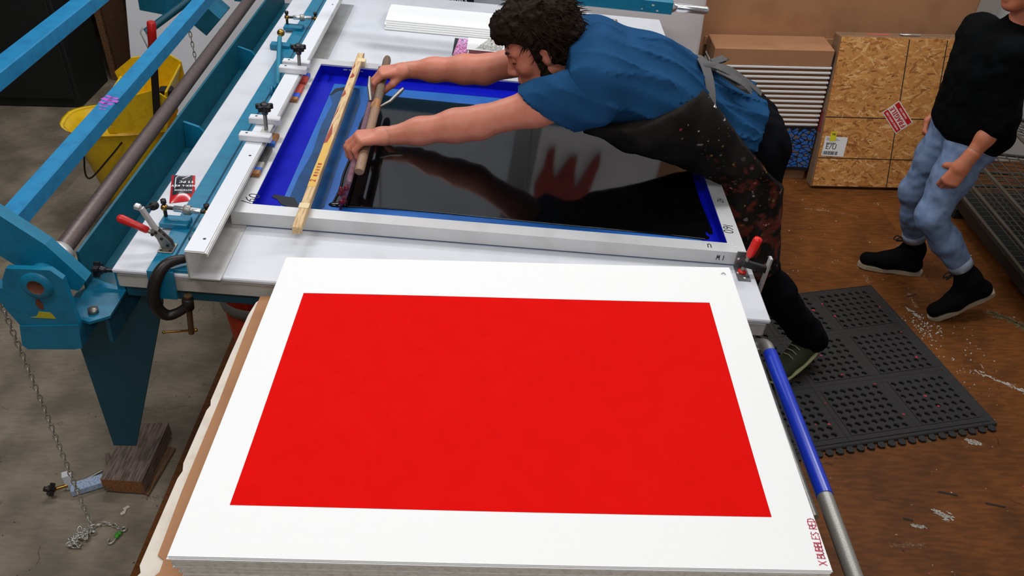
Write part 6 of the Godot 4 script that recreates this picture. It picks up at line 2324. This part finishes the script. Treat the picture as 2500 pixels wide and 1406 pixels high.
	obj("stitching", st, mat(c8(128, 124, 112), 0.8), t)

func apron_mat() -> StandardMaterial3D:
	var n := 1024
	var im := Image.create(n, n, false, Image.FORMAT_RGB8)
	var base := noise(0.006, 321, 4)
	var red := noise(0.012, 322, 4)
	for y in n:
		for x in n:
			var c := c8(42, 40, 37).lerp(c8(30, 29, 27), clampf(0.5 + base.get_noise_2d(x, y), 0.0, 1.0))
			# old red and brown ink around the thigh
			var d := Vector2((x - 745.0) / 130.0, (y - 520.0) / 200.0).length()
			var v := red.get_noise_2d(x, y) + 0.22 - d * 0.35
			if v > 0.0: c = c.lerp(c8(118, 52, 44), clampf(v * 2.2, 0.0, 0.75))
			im.set_pixel(x, y, c)
	var r := RandomNumberGenerator.new()
	r.seed = 323
	var tones := [c8(196, 192, 184), c8(150, 146, 138), c8(188, 60, 76), c8(206, 120, 140), c8(110, 118, 60), c8(60, 92, 80), c8(90, 66, 96), c8(178, 140, 60), c8(140, 50, 40), c8(206, 202, 196), c8(80, 80, 78)]
	for i in 1500:
		var c: Color = tones[r.randi() % tones.size()]
		var p := Vector2(r.randf() * n, r.randf() * n)
		var near := Vector2((p.x - 660.0) / 280.0, (p.y - 420.0) / 360.0).length()
		if r.randf() < near - 0.45: continue
		var big := r.randf() < 0.12
		var rx := r.randf_range(4.0, 13.0) if big else r.randf_range(1.0, 4.5)
		var ry := rx * r.randf_range(0.4, 1.3)
		var k := r.randf_range(0.35, 0.95) * (0.55 if big else 1.0)
		for yy in range(-int(ry) - 1, int(ry) + 2):
			for xx in range(-int(rx) - 1, int(rx) + 2):
				var e := Vector2(xx / rx, yy / ry).length() + 0.35 * base.get_noise_2d((p.x + xx) * 12.0, (p.y + yy) * 12.0)
				if e < 1.0:
					var qx := int(p.x) + xx
					var qy := int(p.y) + yy
					if qx >= 0 and qy >= 0 and qx < n and qy < n: im.set_pixel(qx, qy, im.get_pixel(qx, qy).lerp(c, k))
	var m := img_mat(im, 0.85)
	m.metallic_specular = 0.12
	# the cloth runs from x 0.1 to 1.1 and y 1.3 down to 0.3
	m.uv1_offset = Vector3(-0.1, 1.3, 0)
	return m

func build_walker() -> void:
	var t := thing("person", "person in black top and pale jeans walking past the crate", "person")
	var skin := skin_mat(c8(196, 118, 84))
	var hip := Vector3(1.80, 0.80, -3.13)
	var chest := Vector3(1.80, 1.02, -3.14)
	var neck := Vector3(1.85, 1.19, -3.14)
	var sN := Vector3(1.79, 1.115, -3.01)
	var sF := Vector3(1.78, 1.115, -3.28)
	var eN := Vector3(1.805, 0.895, -2.965)
	var wN := Vector3(1.722, 0.715, -2.94)
	var eF := Vector3(1.84, 0.94, -3.32)
	var wF := Vector3(1.755, 0.80, -3.28)
	var hN := Vector3(1.79, 0.78, -3.06)
	var kN := Vector3(1.690, 0.455, -2.98)
	var aN := Vector3(1.915, 0.185, -2.94)
	var hF := Vector3(1.78, 0.78, -3.20)
	var kF := Vector3(1.715, 0.440, -3.22)
	var aF := Vector3(1.820, 0.120, -3.25)
	var core := []
	limb(core, [chest, hip], [0.075, 0.080], 0.05)
	limb(core, [hN, kN, aN], [0.060, 0.042, 0.032], 0.03)
	limb(core, [hF, kF, aF], [0.060, 0.042, 0.032], 0.03)
	var arms := []
	limb(arms, [sN, eN, eN.lerp(wN, 0.4), wN], [0.042, 0.034, 0.033, 0.023], 0.02)
	limb(arms, [sF, eF, eF.lerp(wF, 0.4), wF], [0.042, 0.034, 0.033, 0.023], 0.02)
	limb(arms, [chest + Vector3(0, 0.08, 0), neck, neck + Vector3(0.0, 0.10, 0)], [0.06, 0.042, 0.042], 0.03)
	var h1 := []
	hand(h1, wN, Vector3(-0.42, -0.9, 0.05), Vector3(-0.8, 0.2, -0.5), [0.9, 1.1, 0.7], 0.016)
	var h2 := []
	hand(h2, wF, Vector3(-0.6, -0.75, 0.05), Vector3(-0.5, 0.2, 0.6), [0.7, 1.0, 0.6], 0.016)
	var E := Vector3(1.845, 1.365, -3.14)
	var f := Vector3(-0.97, -0.20, 0.10)
	var u := Vector3(-0.2, 0.97, 0.0)
	inst("body", net_mesh([net(core, 0.014), net(arms, 0.008), net(h1, 0.0042), net(h2, 0.005), net(head_prims(E, f, u), 0.006)]), skin, t)
	f = f.normalized()
	u = (u - f * u.dot(f)).normalized()
	var s := f.cross(u)
	var B := Basis(f, u, s)
	var hair := []
	hair.append(egg(E + u * 0.066 - f * 0.014, Vector3(0.110, 0.094, 0.088), B, 0.02))
	hair.append(egg(E - f * 0.060 + u * 0.0, Vector3(0.055, 0.08, 0.075), B, 0.03))
	var EE := E
	var face := func(q: Vector3) -> float:
		var d := q - EE
		return minf(d.dot(f) - 0.035, 0.085 - d.dot(u))
	inst("hair", net_mesh([net(hair, 0.007, [face])]), mat(c8(44, 32, 26), 0.7), t)
	for c: float in [-1.0, 1.0]:
		var st := start()
		ball(st, E + f * 0.0905 + u * 0.017 + s * 0.031 * c, Vector3.ONE * 0.0075, 10)
		obj("eye", st, mat(c8(40, 28, 22), 0.2), t)
	# black top
	var fold := noise(1.0, 331, 2)
	var dsp := func(q: Vector3) -> float: return 0.008 * fold.get_noise_3d(q.x * 10.0, q.y * 10.0, q.z * 10.0)
	var o := []
	for z: float in [-0.07, 0.0, 0.07]:
		o.append(cap(chest + Vector3(0.0, 0.05, z), hip + Vector3(0.02, 0.0, z), 0.098, 0.112, 0.05))
		o.append(cap(chest + Vector3(-0.03, 0.0, z), hip + Vector3(-0.035, 0.02, z * 0.9), 0.085, 0.085, 0.05))
	o.append(cap(sN + Vector3(0.01, -0.01, -0.02), sF + Vector3(0.01, -0.01, 0.02), 0.068, 0.068, 0.05))
	limb(o, [sN, eN, eN.lerp(wN, 0.12)], [0.064, 0.056, 0.054], 0.03)
	limb(o, [sF, eF, eF.lerp(wF, 0.8)], [0.064, 0.056, 0.044], 0.03)
	o.append(cap(chest + Vector3(0.01, 0.09, 0), neck + Vector3(0, -0.01, 0), 0.07, 0.055, 0.04))
	inst("black_top", net_mesh([net(o, 0.010, [Plane(Vector3(-0.15, -1, 0).normalized(), -0.995)], dsp)]), cloth_mat(c8(13, 15, 16), c8(9, 10, 11), 332), t)
	# jeans
	var j := []
	for z: float in [-0.06, 0.06]: j.append(cap(hip + Vector3(0.01, -0.005, z), hip + Vector3(0.01, -0.05, z), 0.100, 0.098, 0.04))
	limb(j, [hN, hN.lerp(kN, 0.5), kN, kN.lerp(aN, 0.4), kN.lerp(aN, 0.74)], [0.090, 0.076, 0.058, 0.058, 0.046], 0.03)
	limb(j, [hF, hF.lerp(kF, 0.5), kF, kF.lerp(aF, 0.4), kF.lerp(aF, 0.70)], [0.090, 0.074, 0.056, 0.056, 0.046], 0.03)
	var den := cloth_mat(c8(136, 156, 188), c8(98, 118, 150), 333, 0.02)
	inst("jeans", net_mesh([net(j, 0.009, [], dsp)]), den, t)
	for a: Array in [[kN, aN], [kF, aF]]:
		var st := start()
		var p0: Vector3 = a[0].lerp(a[1], 0.70)
		var p1: Vector3 = a[0].lerp(a[1], 0.80)
		tube(st, [p0, p0.lerp(p1, 0.2), p1, p1], [0.046, 0.0505, 0.0505, 0.044], 20)
		obj("cuff", st, cloth_mat(c8(172, 184, 200), c8(140, 152, 170), 334), t)
	# high laced boots
	for a: Array in [[kN, aN, Vector3(1.80, 0.045, -2.90), Vector3(2.005, 0.135, -2.945)], [kF, aF, Vector3(1.632, 0.050, -3.275), Vector3(1.848, 0.046, -3.235)]]:
		var toe: Vector3 = a[2]
		var heel: Vector3 = a[3]
		var d := (toe - heel).normalized()
		var mid := heel.lerp(toe, 0.62)
		var b := []
		b.append(cap(a[0].lerp(a[1], 0.80), a[1], 0.044, 0.042, 0.02))
		b.append(cap(a[1], heel + d * 0.02 + Vector3(0, 0.008, 0), 0.042, 0.036, 0.03))
		b.append(cap(heel + d * 0.01, mid, 0.034, 0.036, 0.02))
		b.append(cap(mid, toe, 0.036, 0.030, 0.02))
		b.append(cap(a[1], mid + Vector3(0, 0.005, 0), 0.038, 0.034, 0.03))
		inst("boot", net_mesh([net(b, 0.006)]), cloth_mat(c8(20, 20, 22), c8(12, 12, 13), 335), t)
		var dn := (Vector3.DOWN - d * Vector3.DOWN.dot(d)).normalized()
		var side := d.cross(dn)
		var st := start()
		var outline := PackedVector2Array()
		var L := heel.distance_to(toe)
		for q: Array in [[-0.036, 0.0], [-0.026, 0.026], [0.03, 0.034], [L * 0.45, 0.031], [L * 0.66, 0.038], [L, 0.031], [L + 0.026, 0.014], [L + 0.032, 0.0], [L + 0.026, -0.014], [L, -0.031], [L * 0.66, -0.038], [L * 0.45, -0.031], [0.03, -0.034], [-0.026, -0.026]]: outline.append(Vector2(q[0], q[1]))
		prism(st, outline, 0.024, 0.043, Transform3D(Basis(d, side, dn), heel))
		obj("sole", st, mat(c8(170, 154, 130), 0.8), t)
		st = start()
		var fr := (d - Vector3.UP * 0.2).normalized()
		var k: Vector3 = a[0].lerp(a[1], 0.86) + d * 0.045
		tube(st, spline([k, k + d * 0.025 + Vector3(0, 0.018, 0.012), k + d * 0.035 + Vector3(0, 0.0, 0.012), k, k + d * 0.025 + Vector3(0, 0.012, -0.014), k + d * 0.035 + Vector3(0, -0.010, -0.014), k], 4), 0.003, 6)
		obj("laces", st, mat(c8(30, 24, 30), 0.8), t)
